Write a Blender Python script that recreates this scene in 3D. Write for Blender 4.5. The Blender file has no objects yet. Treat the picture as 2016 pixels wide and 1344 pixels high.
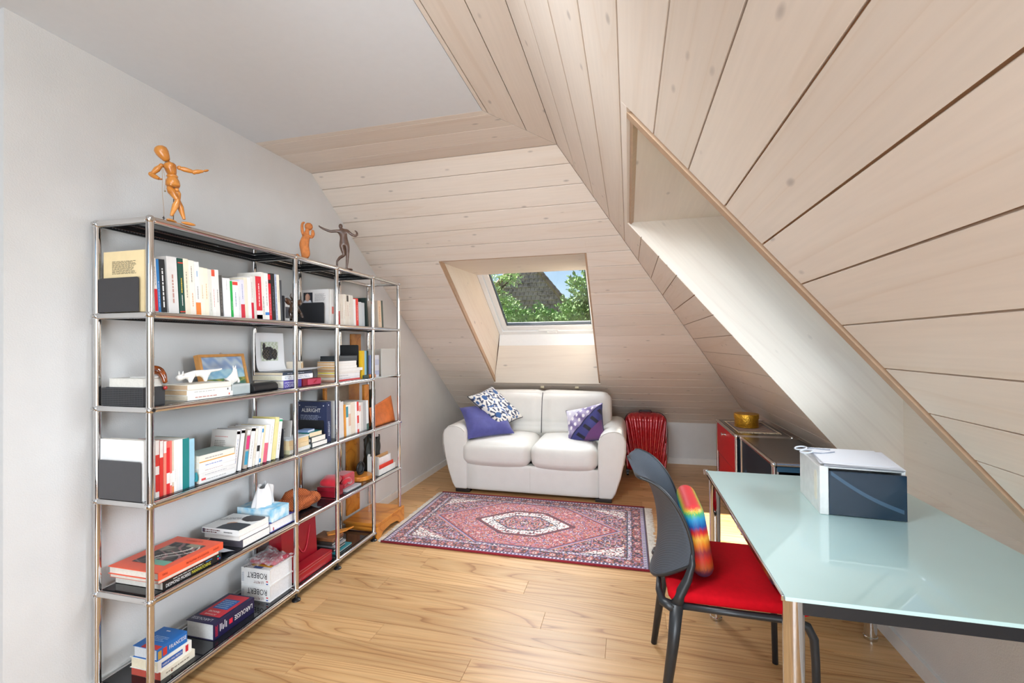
import bpy, bmesh, math, random
import numpy as np
from mathutils import Vector, Matrix, Euler
random.seed(7); rng = np.random.default_rng(7)
S = bpy.context.scene
COL = S.collection
PI = math.pi
def lin(h):
    h = h.lstrip('#'); r = [int(h[i:i+2], 16)/255 for i in (0, 2, 4)]
    return tuple(c/12.92 if c <= .04045 else ((c+.055)/1.055)**2.4 for c in r)

# ---------------------------------------------------------------- camera
cam = bpy.data.objects.new('camera', bpy.data.cameras.new('camera')); COL.objects.link(cam)
cam.data.sensor_fit = 'HORIZONTAL'; cam.data.sensor_width = 36.0
cam.data.lens = 894.47/2016*36.0
cam.data.clip_start = .05; cam.data.clip_end = 300
yaw, pitch, roll = .25036, .00855, -.00802
fw = Vector((-math.sin(yaw)*math.cos(pitch), math.cos(yaw)*math.cos(pitch), math.sin(pitch)))
rt0 = Vector((math.cos(yaw), math.sin(yaw), 0)); up0 = rt0.cross(fw)
rt = rt0*math.cos(roll)+up0*math.sin(roll); up = -rt0*math.sin(roll)+up0*math.cos(roll)
mw = Matrix((rt, up, -fw)).transposed().to_4x4(); mw.translation = (1.698, -1.2845, 1.3266)
cam.matrix_world = mw; S.camera = cam

# ---------------------------------------------------------------- sky, sun, daylight, added fill lights, exposure
S.view_settings.view_transform = 'Standard'; S.view_settings.look = 'None'
S.view_settings.gamma = 1.0; S.view_settings.use_curve_mapping = False
S.view_settings.exposure = 0.36
world = bpy.data.worlds.new('sky'); S.world = world; world.use_nodes = True
wn = world.node_tree.nodes; wl = world.node_tree.links; wn.clear()
wo = wn.new('ShaderNodeOutputWorld'); bg = wn.new('ShaderNodeBackground'); sky = wn.new('ShaderNodeTexSky')
sky.sky_type = 'NISHITA'; sky.sun_disc = False; sky.sun_elevation = math.radians(50); sky.sun_rotation = math.radians(-70)
sky.altitude = 400; sky.air_density = 1.0; sky.dust_density = 1.0; sky.ozone_density = 1.0
bg.inputs['Strength'].default_value = .16
wl.new(sky.outputs[0], bg.inputs[0]); wl.new(bg.outputs[0], wo.inputs[0])
def light(name, kind, loc, direction, energy, color=(1, 1, 1), size=1, size_y=None, angle=None, spread=None):
    d = bpy.data.lights.new(name, kind); d.energy = energy; d.color = color
    if kind == 'AREA':
        d.size = size
        if size_y: d.shape = 'RECTANGLE'; d.size_y = size_y
        if spread: d.spread = spread
    if angle is not None: d.angle = angle
    o = bpy.data.objects.new(name, d); COL.objects.link(o); o.location = loc
    o.rotation_euler = Vector(direction).to_track_quat('-Z', 'Y').to_euler()
    return o
SUN_DIR = Vector((1.62, -.86, -1.72)).normalized()
light('sun', 'SUN', (-4, 6, 8), SUN_DIR, 26.0, (1, .93, .82), angle=.012)
light('skylight_daylight', 'AREA', (4.4, .60, 2.15), (-1, 0, -.30), 115, (.86, .925, 1), 1.5, 1.2)
light('rear_skylight_daylight', 'AREA', (.9, 3.95, 3.15), (0, -.55, -.83), 240, (.90, .95, 1), 1.6, 1.4)
light('added_near_fill', 'AREA', (1.85, -3.3, 1.1), (-.05, 1, .02), 88, (.83, .91, 1), 1.7, 2.0)  # unseen fill light added behind the camera to brighten the room
light('added_upward_fill', 'AREA', (1.7, -2.3, .5), (-.5, .5, .72), 17, (.85, .925, 1), .7, .7)  # fill added out of view to lift the ceiling and slopes
light('added_overhead_fill', 'AREA', (1.05, -.50, 2.40), (.05, .72, -.69), 27, (.87, .935, 1), .9, .5, spread=math.radians(125))  # made-up overhead fill, added just out of view to brighten the far end
S.cycles.max_bounces = 9; S.cycles.diffuse_bounces = 5; S.cycles.glossy_bounces = 4; S.cycles.transparent_max_bounces = 12
S.cycles.caustics_reflective = False; S.cycles.caustics_refractive = False
S.cycles.use_denoising = True; S.cycles.sample_clamp_indirect = 6

# ---------------------------------------------------------------- materials
MATS = {}
def nt_new(name):
    m = bpy.data.materials.new(name); m.use_nodes = True
    return m, m.node_tree.nodes, m.node_tree.links, m.node_tree.nodes['Principled BSDF']
def mixc(N, L, fac, a, b, mode='MIX'):
    x = N.new('ShaderNodeMix'); x.data_type = 'RGBA'; x.blend_type = mode
    for sock, v in ((x.inputs[0], fac), (x.inputs[6], a), (x.inputs[7], b)):
        if hasattr(v, 'is_linked'): L.new(v, sock)
        else: sock.default_value = v if not isinstance(v, tuple) or len(v) == 4 else v+(1,)
    return x.outputs[2]
def ramp(N, L, src, stops):
    r = N.new('ShaderNodeValToRGB'); e = r.color_ramp.elements
    while len(e) < len(stops): e.new(.5)
    for k, (pos, c) in enumerate(stops):
        e[k].position = pos; e[k].color = c if len(c) == 4 else tuple(c)+(1,)
    L.new(src, r.inputs[0]); return r.outputs[0]
def mathn(N, L, op, a, b=None):
    x = N.new('ShaderNodeMath'); x.operation = op
    for s, v in ((x.inputs[0], a), (x.inputs[1], b)):
        if v is None: continue
        if hasattr(v, 'is_linked'): L.new(v, s)
        else: s.default_value = v
    return x.outputs[0]
def M(hexc, rough=.5, metal=0., var=.06, vscale=30, bump=0., bscale=200, coat=0., spec=.5, sheen=0., trans=0., name=None):
    """plain procedural material: colour with slight noise variation, optional bump"""
    key = (hexc, rough, metal, var, vscale, bump, bscale, coat, spec, sheen, trans)
    if key in MATS: return MATS[key]
    m, N, L, P = nt_new(name or 'surface_'+hexc.strip('#'))
    c = lin(hexc)
    tc = N.new('ShaderNodeTexCoord')
    if var:
        n = N.new('ShaderNodeTexNoise'); n.inputs['Scale'].default_value = vscale; n.inputs['Detail'].default_value = 3
        L.new(tc.outputs['Object'], n.inputs['Vector'])
        f = ramp(N, L, n.outputs[0], [(.3, (0, 0, 0)), (.7, (1, 1, 1))])
        lo = tuple(max(0, x*(1-var)) for x in c); hi = tuple(min(1, x*(1+var)) for x in c)
        L.new(mixc(N, L, f, lo, hi), P.inputs['Base Color'])
    else: P.inputs['Base Color'].default_value = c+(1,)
    P.inputs['Roughness'].default_value = rough; P.inputs['Metallic'].default_value = metal
    P.inputs['Specular IOR Level'].default_value = spec
    P.inputs['Coat Weight'].default_value = coat; P.inputs['Coat Roughness'].default_value = .04
    P.inputs['Sheen Weight'].default_value = sheen; P.inputs['Transmission Weight'].default_value = trans
    if bump:
        b = N.new('ShaderNodeTexNoise'); b.inputs['Scale'].default_value = bscale; b.inputs['Detail'].default_value = 2
        L.new(tc.outputs['Object'], b.inputs['Vector'])
        bn = N.new('ShaderNodeBump'); bn.inputs['Strength'].default_value = bump; bn.inputs['Distance'].default_value = .004
        L.new(b.outputs[0], bn.inputs['Height']); L.new(bn.outputs[0], P.inputs['Normal'])
    MATS[key] = m; return m
def wood(name, dark, mid, light_, rough, stretch, knot=None, knot_scale=5., ring=9., coat=0., tint=.12, knot_r=.05, fineamp=.1):
    """plank wood: grain runs along local X, each plank shifted by its object colour"""
    m, N, L, P = nt_new(name)
    tc = N.new('ShaderNodeTexCoord'); oi = N.new('ShaderNodeObjectInfo')
    off = N.new('ShaderNodeVectorMath'); off.operation = 'MULTIPLY_ADD'
    off.inputs[1].default_value = (13.7, 9.1, 5.3); L.new(oi.outputs['Color'], off.inputs[0]); L.new(tc.outputs['Object'], off.inputs[2])
    mp = N.new('ShaderNodeMapping'); mp.inputs['Scale'].default_value = (stretch, 1, 1); L.new(off.outputs[0], mp.inputs['Vector'])
    n1 = N.new('ShaderNodeTexNoise'); n1.inputs['Scale'].default_value = 3.2; n1.inputs['Detail'].default_value = 2; n1.inputs['Distortion'].default_value = .4
    L.new(mp.outputs[0], n1.inputs['Vector'])
    rings = mathn(N, L, 'FRACT', mathn(N, L, 'MULTIPLY', n1.outputs[0], ring))
    ringc = ramp(N, L, rings, [(0., mid), (.55, light_), (.86, mid), (.97, dark), (1., mid)])
    n2 = N.new('ShaderNodeTexNoise'); n2.inputs['Scale'].default_value = 90; n2.inputs['Detail'].default_value = 2
    mp2 = N.new('ShaderNodeMapping'); mp2.inputs['Scale'].default_value = (.05, 1, 1); L.new(off.outputs[0], mp2.inputs['Vector']); L.new(mp2.outputs[0], n2.inputs['Vector'])
    fine = ramp(N, L, n2.outputs[0], [(.3, (1-fineamp,)*3), (.7, (1+fineamp*.5,)*3)])
    c = mixc(N, L, 1., ringc, fine, 'MULTIPLY')
    sep = N.new('ShaderNodeSeparateColor'); L.new(oi.outputs['Color'], sep.inputs[0])
    tv = ramp(N, L, sep.outputs[1], [(0, (1-tint, 1-tint*1.15, 1-tint*1.35)), (1, (1+tint*.5, 1+tint*.5, 1+tint*.5))])
    c = mixc(N, L, 1., c, tv, 'MULTIPLY')
    if knot:
        mk = N.new('ShaderNodeMapping'); mk.inputs['Scale'].default_value = (.42, 1, 1); L.new(off.outputs[0], mk.inputs['Vector'])
        v = N.new('ShaderNodeTexVoronoi'); v.inputs['Scale'].default_value = knot_scale; L.new(mk.outputs[0], v.inputs['Vector'])
        kf = ramp(N, L, v.outputs['Distance'], [(0, (1, 1, 1)), (knot_r, (.75, .75, .75)), (knot_r*2.1, (0, 0, 0))])
        sk = N.new('ShaderNodeSeparateColor'); L.new(v.outputs['Color'], sk.inputs[0])
        gate = mathn(N, L, 'GREATER_THAN', sk.outputs[0], .45)
        c = mixc(N, L, mathn(N, L, 'MULTIPLY', mathn(N, L, 'MULTIPLY', kf, gate), .6), c, knot)
    L.new(c, P.inputs['Base Color']); P.inputs['Roughness'].default_value = rough
    P.inputs['Coat Weight'].default_value = coat; P.inputs['Coat Roughness'].default_value = .2
    bn = N.new('ShaderNodeBump'); bn.inputs['Strength'].default_value = .12; bn.inputs['Distance'].default_value = .002
    L.new(n2.outputs[0], bn.inputs['Height']); L.new(bn.outputs[0], P.inputs['Normal'])
    return m
def colmat(name, rough=.6, bump=0., bscale=300, sheen=0.):
    m, N, L, P = nt_new(name)
    a = N.new('ShaderNodeVertexColor'); a.layer_name = 'Col'; L.new(a.outputs[0], P.inputs['Base Color'])
    P.inputs['Roughness'].default_value = rough; P.inputs['Sheen Weight'].default_value = sheen
    if bump:
        tc = N.new('ShaderNodeTexCoord'); b = N.new('ShaderNodeTexNoise'); b.inputs['Scale'].default_value = bscale
        L.new(tc.outputs['Object'], b.inputs['Vector']); bn = N.new('ShaderNodeBump'); bn.inputs['Strength'].default_value = bump
        bn.inputs['Distance'].default_value = .004; L.new(b.outputs[0], bn.inputs['Height']); L.new(bn.outputs[0], P.inputs['Normal'])
    return m
PINE = wood('whitewashed_pine', lin('dfd1c2'), lin('e3d7ca'), lin('e4d9cd'), .38, .05, fineamp=.035, knot=lin('8a827c'), knot_scale=14, ring=7, tint=.05, knot_r=.062)
PINE_FLAT = wood('whitewashed_pine_panel', lin('e0d5c8'), lin('e4dacd'), lin('e5dccf'), .45, .06, fineamp=.03, knot=lin('8a827c'), knot_scale=13, ring=6, tint=.03, knot_r=.075)
OAK = wood('oiled_oak', lin('a8784a'), lin('cb9f6c'), lin('d6ae7c'), .38, .08, knot=lin('6e4828'), knot_scale=2.6, ring=24, fineamp=.11, tint=.16, knot_r=.03)
PLY = wood('honey_plywood', lin('b5661c'), lin('d1822e'), lin('db9038'), .3, .12, ring=8, tint=.08)
GROOVE = M('bb9574', .8); PLASTER = M('d9d9d8', .85, var=.02, vscale=8, bump=.22, bscale=190, name='rough_plaster')
CEIL = M('dadde0', .9, var=.01, name='ceiling_paint'); WHITE = M('e8e8e6', .4, var=.02, name='white_lacquer')  # cool tint put into the ceiling colour to offset warm bounce light
CHROME = M('d9d9d9', .07, 1., var=0, name='chrome'); BLACK = M('17181a', .35, var=.05, name='black_plastic')
SHELFBLK = M('1b1c20', .06, var=0, spec=.6, name='glossy_black_sheet'); STEEL = M('8d8f92', .22, .9, var=.03, name='grey_steel_sheet')
COLM = colmat('printed_paper', .5); COLCLOTH = colmat('printed_cloth', .85, .3, 500, .2)

# ---------------------------------------------------------------- mesh helpers
def srgbcol(c): return lin(c) if isinstance(c, str) else c
class MB:
    def __init__(s): s.v = []; s.f = []; s.c = None
    def add(s, vs, fs):
        n = len(s.v); s.v += [tuple(v) for v in vs]; s.f += [tuple(i+n for i in f) for f in fs]; return s
    def box(s, a, b, mat=None):
        x0, y0, z0 = a; x1, y1, z1 = b
        vs = [(x, y, z) for z in (z0, z1) for y in (y0, y1) for x in (x0, x1)]
        if mat is not None: vs = [mat @ Vector(v) for v in vs]
        return s.add(vs, [(0, 2, 3, 1), (4, 5, 7, 6), (0, 1, 5, 4), (2, 6, 7, 3), (0, 4, 6, 2), (1, 3, 7, 5)])
    def tube(s, pts, r, n=12, cap=True, closed=False):
        pts = [Vector(p) for p in pts]; m = len(pts)
        rs = r if isinstance(r, (list, tuple)) else [r]*m
        prev = None; base = len(s.v); rings = []
        for i, p in enumerate(pts):
            if closed: t = (pts[(i+1) % m]-pts[i-1])
            else: t = (pts[min(i+1, m-1)]-pts[max(i-1, 0)])
            t.normalize()
            if prev is None:
                a = Vector((0, 0, 1)) if abs(t.z) < .9 else Vector((1, 0, 0)); u = t.cross(a).normalized()
            else:
                u = (prev-t*prev.dot(t)).normalized()
            prev = u; w = t.cross(u)
            rings.append([p+(u*math.cos(2*PI*k/n)+w*math.sin(2*PI*k/n))*rs[i] for k in range(n)])
        vs = [v for r_ in rings for v in r_]; fs = []
        for i in range(m if closed else m-1):
            j = (i+1) % m
            for k in range(n): fs.append((i*n+k, i*n+(k+1) % n, j*n+(k+1) % n, j*n+k))
        if cap and not closed: fs += [tuple(reversed(range(n))), tuple(range((m-1)*n, m*n))]
        return s.add(vs, fs)
    def cyl(s, a, b, r, n=16, r2=None): return s.tube([a, b], [r, r if r2 is None else r2], n)
    def lathe(s, prof, c=(0, 0, 0), n=24, mat=None):
        vs = []; fs = []
        for (r, z) in prof:
            for k in range(n):
                p = Vector((c[0]+r*math.cos(2*PI*k/n), c[1]+r*math.sin(2*PI*k/n), c[2]+z)); vs.append(mat @ p if mat is not None else p)
        for i in range(len(prof)-1):
            for k in range(n): fs.append((i*n+k, i*n+(k+1) % n, (i+1)*n+(k+1) % n, (i+1)*n+k))
        fs += [tuple(reversed(range(n))), tuple(range((len(prof)-1)*n, len(prof)*n))]
        return s.add(vs, fs)
    def ball(s, c, r, n=12, sc=(1, 1, 1), mat=None):
        vs = []; fs = []; h = n//2
        for i in range(h+1):
            th = PI*i/h
            for k in range(n):
                q = Vector((c[0]+r*sc[0]*math.sin(th)*math.cos(2*PI*k/n), c[1]+r*sc[1]*math.sin(th)*math.sin(2*PI*k/n), c[2]-r*sc[2]*math.cos(th)))
                vs.append(mat @ q if mat is not None else q)
        for i in range(h):
            for k in range(n): fs.append((i*n+k, i*n+(k+1) % n, (i+1)*n+(k+1) % n, (i+1)*n+k))
        return s.add(vs, fs)
    def prism(s, poly, o, ax, ay, h):
        """polygon in (ax, ay) at o, extruded by vector h"""
        o, ax, ay, h = Vector(o), Vector(ax), Vector(ay), Vector(h); n = len(poly)
        vs = [o+ax*a+ay*b for a, b in poly]; vs += [v+h for v in vs]
        fs = [tuple(reversed(range(n))), tuple(range(n, 2*n))]+[(k, (k+1) % n, n+(k+1) % n, n+k) for k in range(n)]
        return s.add(vs, fs)
    def grid(s, fn, nu, nv, wrap=False):
        vs = [fn(i/nu, j/nv) for j in range(nv+1) for i in range(nu+1)]
        fs = [(j*(nu+1)+i, j*(nu+1)+i+1, (j+1)*(nu+1)+i+1, (j+1)*(nu+1)+i) for j in range(nv) for i in range(nu)]
        return s.add(vs, fs)
    def build(s, name, mat, parent=None, smooth=False, bevel=0., seg=2, mods=None, angle=None):
        me = bpy.data.meshes.new(name)
        o0 = parent_loc(parent) if parent is not None else Vector((0, 0, 0))
        me.from_pydata([Vector(v)-o0 for v in s.v], [], s.f)
        bm = bmesh.new(); bm.from_mesh(me); bmesh.ops.remove_doubles(bm, verts=bm.verts, dist=1e-6)
        bmesh.ops.recalc_face_normals(bm, faces=bm.faces)
        if bevel: bmesh.ops.bevel(bm, geom=[e for e in bm.edges if len(e.link_faces) == 2 and e.calc_face_angle(0) > .5], offset=bevel, segments=seg, affect='EDGES', profile=.5)
        if smooth:
            for f in bm.faces: f.smooth = True
        bm.to_mesh(me); bm.free()
        if smooth and angle: me.set_sharp_from_angle(angle=angle)
        me.materials.append(mat)
        return link(name, me, parent)
def parent_loc(p):
    q = p; v = Vector((0, 0, 0))
    while q is not None:
        if q.get('local_parts'): return Vector((0, 0, 0))
        v = v+Vector(q.location); q = q.parent
    return v
def link(name, me, parent=None):
    o = bpy.data.objects.new(name, me); COL.objects.link(o)
    if parent is not None: o.parent = parent
    return o
def tag(o, label, cat, group=None, kind=None):
    if label: o['label'] = label
    if cat: o['category'] = cat
    if group: o['group'] = group
    if kind: o['kind'] = kind
    return o
def thing(name, label, cat, loc, group=None, rot=None, local=False):
    o = bpy.data.objects.new(name, None); COL.objects.link(o); o.location = loc; o.empty_display_size = .05
    if rot is not None: o.rotation_euler = rot
    if local or rot is not None: o['local_parts'] = 1
    return tag(o, label, cat, group)
def struct(o): o['kind'] = 'structure'; return o
def rbox_mb(c, s, r, bulge=(0, 0, 0), n=8, mat=None):
    """soft box: centre c, size s, corner radius r, faces bulged outwards"""
    mb = MB(); c = Vector(c); hx, hy, hz = s[0]/2, s[1]/2, s[2]/2
    def pt(u):
        q = Vector((u[0]*hx, u[1]*hy, u[2]*hz))
        inn = Vector((max(-hx+r, min(hx-r, q.x)), max(-hy+r, min(hy-r, q.y)), max(-hz+r, min(hz-r, q.z))))
        d = q-inn
        if d.length > 1e-9: q = inn+d.normalized()*r
        w = [(1-u[k]**2) for k in range(3)]
        q = q+Vector((bulge[0]*u[0]*w[1]*w[2], bulge[1]*u[1]*w[0]*w[2], bulge[2]*u[2]*w[0]*w[1]))
        return c+(mat @ q if mat is not None else q)
    def sm(t): t = 2*t-1; return math.copysign(abs(t)**.75, t)
    for ax in range(3):
        for sg in (-1, 1):
            def fn(a, b, ax=ax, sg=sg):
                u = [0, 0, 0]; u[ax] = sg; u[(ax+1) % 3] = sm(a); u[(ax+2) % 3] = sm(b); return pt(u)
            mb.grid(fn, n, n)
    return mb
def setcol(me, cols):
    a = me.color_attributes.new('Col', 'FLOAT_COLOR', 'POINT')
    c = np.ones((len(me.vertices), 4), dtype=np.float32); c[:, :3] = cols; a.data.foreach_set('color', c.ravel())
def picture(name, parent, o, right, upv, w, h, fn, nx=40, ny=30, mat=None, label=None, warp=None):
    """flat printed picture: o = lower left corner; fn(u,v) gives sRGB 0..1"""
    o, right, upv = Vector(o), Vector(right).normalized(), Vector(upv).normalized(); nrm = right.cross(upv)
    vs = []; cs = []
    for j in range(ny+1):
        for i in range(nx+1):
            u, v = i/nx, j/ny; q = o+right*(u*w)+upv*(v*h)
            if warp: q = q+nrm*warp(u, v)
            vs.append(q); c = fn(u, v); cs.append([x/12.92 if x <= .04045 else ((x+.055)/1.055)**2.4 for x in c])
    fs = [(j*(nx+1)+i, j*(nx+1)+i+1, (j+1)*(nx+1)+i+1, (j+1)*(nx+1)+i) for j in range(ny) for i in range(nx)]
    me = bpy.data.meshes.new(name); o0 = parent_loc(parent) if parent else Vector((0, 0, 0))
    me.from_pydata([v-o0 for v in vs], [], fs); setcol(me, np.array(cs)); me.materials.append(mat or COLM)
    ob = link(name, me, parent)
    if label: ob['label'] = label
    return ob
def h2f(h): h = h.lstrip('#'); return tuple(int(h[i:i+2], 16)/255 for i in (0, 2, 4))
def mix3(a, b, t): t = max(0, min(1, t)); return tuple(x*(1-t)+y*t for x, y in zip(a, b))
def quad(name, parent, o, right, upv, w, h, color, rough=.5, lift=.0006):
    o, right, upv = Vector(o), Vector(right).normalized(), Vector(upv).normalized(); n = right.cross(upv)
    o = o+n*lift
    mb = MB(); mb.add([o, o+right*w, o+right*w+upv*h, o+upv*h], [(0, 1, 2, 3)])
    me = bpy.data.meshes.new(name); o0 = parent_loc(parent)
    me.from_pydata([Vector(v)-o0 for v in mb.v], [], mb.f); me.materials.append(M(color, rough)); return link(name, me, parent)
TXT = {}
def text(parent, s, c, right, upv, height, color, width=None, lift=.0011, name='lettering', rough=.5):
    """raised-ink lettering centred at c"""
    if s not in TXT:
        cu = bpy.data.curves.new('lettering', 'FONT'); cu.body = s; cu.resolution_u = 2
        to = bpy.data.objects.new('lettering', cu); COL.objects.link(to)
        dg = bpy.context.evaluated_depsgraph_get(); dg.update()
        me = bpy.data.meshes.new_from_object(to.evaluated_get(dg))
        vs = np.array([v.co[:2] for v in me.vertices]); fs = [tuple(p.vertices) for p in me.polygons]
        bpy.data.objects.remove(to); bpy.data.curves.remove(cu); bpy.data.meshes.remove(me)
        mn, mx = vs.min(0), vs.max(0); TXT[s] = ((vs-(mn+mx)/2)/(mx[1]-mn[1]), (mx[0]-mn[0])/(mx[1]-mn[1]), fs)
    vs, asp, fs = TXT[s]
    c, right, upv = Vector(c), Vector(right).normalized(), Vector(upv).normalized(); n = right.cross(upv)
    kx = height if width is None else width/asp
    o0 = parent_loc(parent); me = bpy.data.meshes.new(name)
    me.from_pydata([c+right*(a*kx)+upv*(b*height)+n*lift-o0 for a, b in vs], [], fs); me.materials.append(M(color, rough, var=0)); return link(name, me, parent)
def printlines(parent, o, right, upv, w, h, nrow, color, lift=.0009, ragged=.25, name='print_lines'):
    """unreadably small print: a block of thin dashes; o = lower left"""
    o, right, upv = Vector(o), Vector(right).normalized(), Vector(upv).normalized(); n = right.cross(upv); mb = MB(); o0 = parent_loc(parent)
    for r in range(nrow):
        y = h*(1-(r+.75)/nrow); x = 0; end = w*(1-ragged*random.random())
        while x < end:
            l = w*random.uniform(.05, .16); l = min(l, end-x)
            a = o+right*x+upv*y+n*lift; mb.add([a, a+right*l, a+right*l+upv*(h/nrow*.45), a+upv*(h/nrow*.45)], [(0, 1, 2, 3)]); x += l+w*.025
    me = bpy.data.meshes.new(name); me.from_pydata([Vector(v)-o0 for v in mb.v], [], mb.f); me.materials.append(M(color, .6, var=0)); return link(name, me, parent)
def skin_mesh(nodes, edges, sub=2, root=0):
    """one continuous surface grown on a skeleton: nodes = [(pos, radius or (rx,ry))]"""
    me = bpy.data.meshes.new('body'); me.from_pydata([n[0] for n in nodes], edges, [])
    o = bpy.data.objects.new('body', me); COL.objects.link(o)
    sk = o.modifiers.new('skin', 'SKIN'); sk.use_smooth_shade = True
    su = o.modifiers.new('sub', 'SUBSURF'); su.levels = sub; su.render_levels = sub
    for i, n in enumerate(nodes):
        r = n[1]; me.skin_vertices[0].data[i].radius = r if isinstance(r, tuple) else (r, r)
        me.skin_vertices[0].data[i].use_root = (i == root)
    dg = bpy.context.evaluated_depsgraph_get(); dg.update()
    out = bpy.data.meshes.new_from_object(o.evaluated_get(dg))
    bpy.data.objects.remove(o); bpy.data.meshes.remove(me); return out
def skin_obj(name, nodes, edges, mat, parent=None, sub=2, root=0):
    o0 = parent_loc(parent) if parent is not None else Vector((0, 0, 0))
    me = skin_mesh([(Vector(p)-o0, r) for p, r in nodes], edges, sub, root); me.name = name
    me.materials.clear(); me.materials.append(mat)
    for f in me.polygons: f.use_smooth = True
    return link(name, me, parent)

# ================================================================ ROOM
ZC = 2.456; XW = -.29; YB = 4.07; XR = 2.82; SB = .71; SR = 1.2; KX = 1.32; KY = 1.25; CX = 1.028; CY = .79
ZKR = ZC-SR*(XR-KX); ZKB = ZC-SB*(YB-KY)
YN = -3.6
def slab(name, boxes, mat, kind=True):
    mb = MB()
    for a, b in boxes: mb.box(a, b)
    o = mb.build(name, mat); return struct(o) if kind else o
def clip(poly, a, b, c):
    """keep a*u+b*v <= c"""
    out = []
    for i in range(len(poly)):
        p, q = poly[i], poly[(i+1) % len(poly)]
        dp, dq = a*p[0]+b*p[1]-c, a*q[0]+b*q[1]-c
        if dp <= 0: out.append(p)
        if dp*dq < 0:
            t = dp/(dp-dq); out.append((p[0]+(q[0]-p[0])*t, p[1]+(q[1]-p[1])*t))
    return out
def plank_obj(name, parent, frame, poly, th, mat, tint, ch=.0008):
    """one board: convex outline poly in the frame's (x,y), back at z=0, face at z=th with chamfered edge"""
    if len(poly) < 3: return
    P2 = [Vector(p) for p in poly]; Q = []
    for p in P2:
        if not Q or (p-Q[-1]).length > 1e-4: Q.append(p)
    if len(Q) > 1 and (Q[0]-Q[-1]).length < 1e-4: Q.pop()
    if len(Q) < 3: return
    ar = sum(Q[i].x*Q[(i+1) % len(Q)].y-Q[(i+1) % len(Q)].x*Q[i].y for i in range(len(Q)))/2
    if ar < 0: Q.reverse(); ar = -ar
    if ar < 2e-4: return
    ctr = sum(Q, Vector((0, 0)))/len(Q); n = len(Q); inn = []
    for i in range(n):
        e1 = (Q[i]-Q[i-1]).normalized(); e2 = (Q[(i+1) % n]-Q[i]).normalized()
        n1 = Vector((-e1.y, e1.x)); n2 = Vector((-e2.y, e2.x)); d = 1+n1.dot(n2)
        inn.append(Q[i]+(n1+n2)*(ch/max(d, .3)))
    vs = [(p.x-ctr.x, p.y-ctr.y, 0) for p in Q]+[(p.x-ctr.x, p.y-ctr.y, th-ch) for p in Q]+[(p.x-ctr.x, p.y-ctr.y, th) for p in inn]
    fs = [tuple(range(2*n, 3*n))]
    for i in range(n):
        j = (i+1) % n; fs += [(i, j, n+j, n+i), (n+i, n+j, 2*n+j, 2*n+i)]
    me = bpy.data.meshes.new(name); me.from_pydata(vs, [], fs); me.materials.append(mat)
    o = link(name, me, parent); o.matrix_local = frame @ Matrix.Translation((ctr.x, ctr.y, 0)); o.color = tint; return o
def tintc(): return (random.random(), random.random(), random.random(), 1)
def frame_of(o, u, v):
    u, v = Vector(u).normalized(), Vector(v).normalized(); n = u.cross(v)
    m = Matrix((u, v, n)).transposed().to_4x4(); m.translation = o; return m

# --- floor: oak boards along x
floor = slab('floor', [((-1.8, YN, -.06), (XR, YB, -.016))], M('6e4c2c', .7)); floor.location = (0, 0, 0)
W = .1355; fr = frame_of((0, 0, -.016), (1, 0, 0), (0, 1, 0))
JO = {.411: [1.04], .6825: [1.59], .547: [.555], 1.36: [.40]}
k0 = math.floor((YN-.411)/W)
for k in range(k0, int((YB-.411)/W)+2):
    y0 = .411+W*k; xs = []
    for key, v in JO.items():
        if abs(key-y0) < .03: xs = list(v)
    if not xs: xs = [random.uniform(-.4, 1.9)]
    x = xs[0]
    while x > -1.8+.7: x -= random.uniform(1.3, 1.9); xs.append(x)
    x = max(xs)
    while x < XR-.6: x += random.uniform(1.3, 1.9); xs.append(x)
    xs = sorted([-1.8]+[q for q in xs if -1.6 < q < XR-.15]+[XR])
    for a, b in zip(xs, xs[1:]):
        y1 = min(y0+W, YB); yy = max(y0, YN)
        if y1-yy < .01: continue
        if y0 < -1.6 and abs(y0) > 1.7 and y0 < -2.2: continue
        plank_obj('plank', floor, fr, [(a+.0004, yy+.0005), (b-.0004, yy+.0005), (b-.0004, y1-.0005), (a+.0004, y1-.0005)], .016, OAK, tintc(), .0007)
# --- plaster walls
slab('wall_left', [((-.45, -.253, 0), (XW, YB, 2.62))], PLASTER)
slab('wall_entry', [((-1.9, YN, 0), (-1.75, -.25, 2.62)), ((-1.75, -.27, 0), (-.45, -.253, 2.62))], M('b4b4b2', .85, var=.02))  # darker grey puts the entry wall's shade into its colour
slab('wall_back', [((XW, YB, 0), (XR+.3, YB+.12, ZKB+.1))], PLASTER)
slab('wall_right', [((XR, YN, 0), (XR+.12, .04, ZKR+.02)), ((XR, .04, 0), (XR+.12, 1.31, ZKR-.012)), ((XR, 1.31, 0), (XR+.12, YB, ZKR+.02))], PLASTER)
slab('wall_near', [((-1.9, YN-.15, 0), (-.3, YN, 2.62)), ((2.7, YN-.15, 0), (3.1, YN, 2.62)), ((-.3, YN-.15, 2.4), (2.7, YN, 2.62))], PLASTER)
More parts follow.
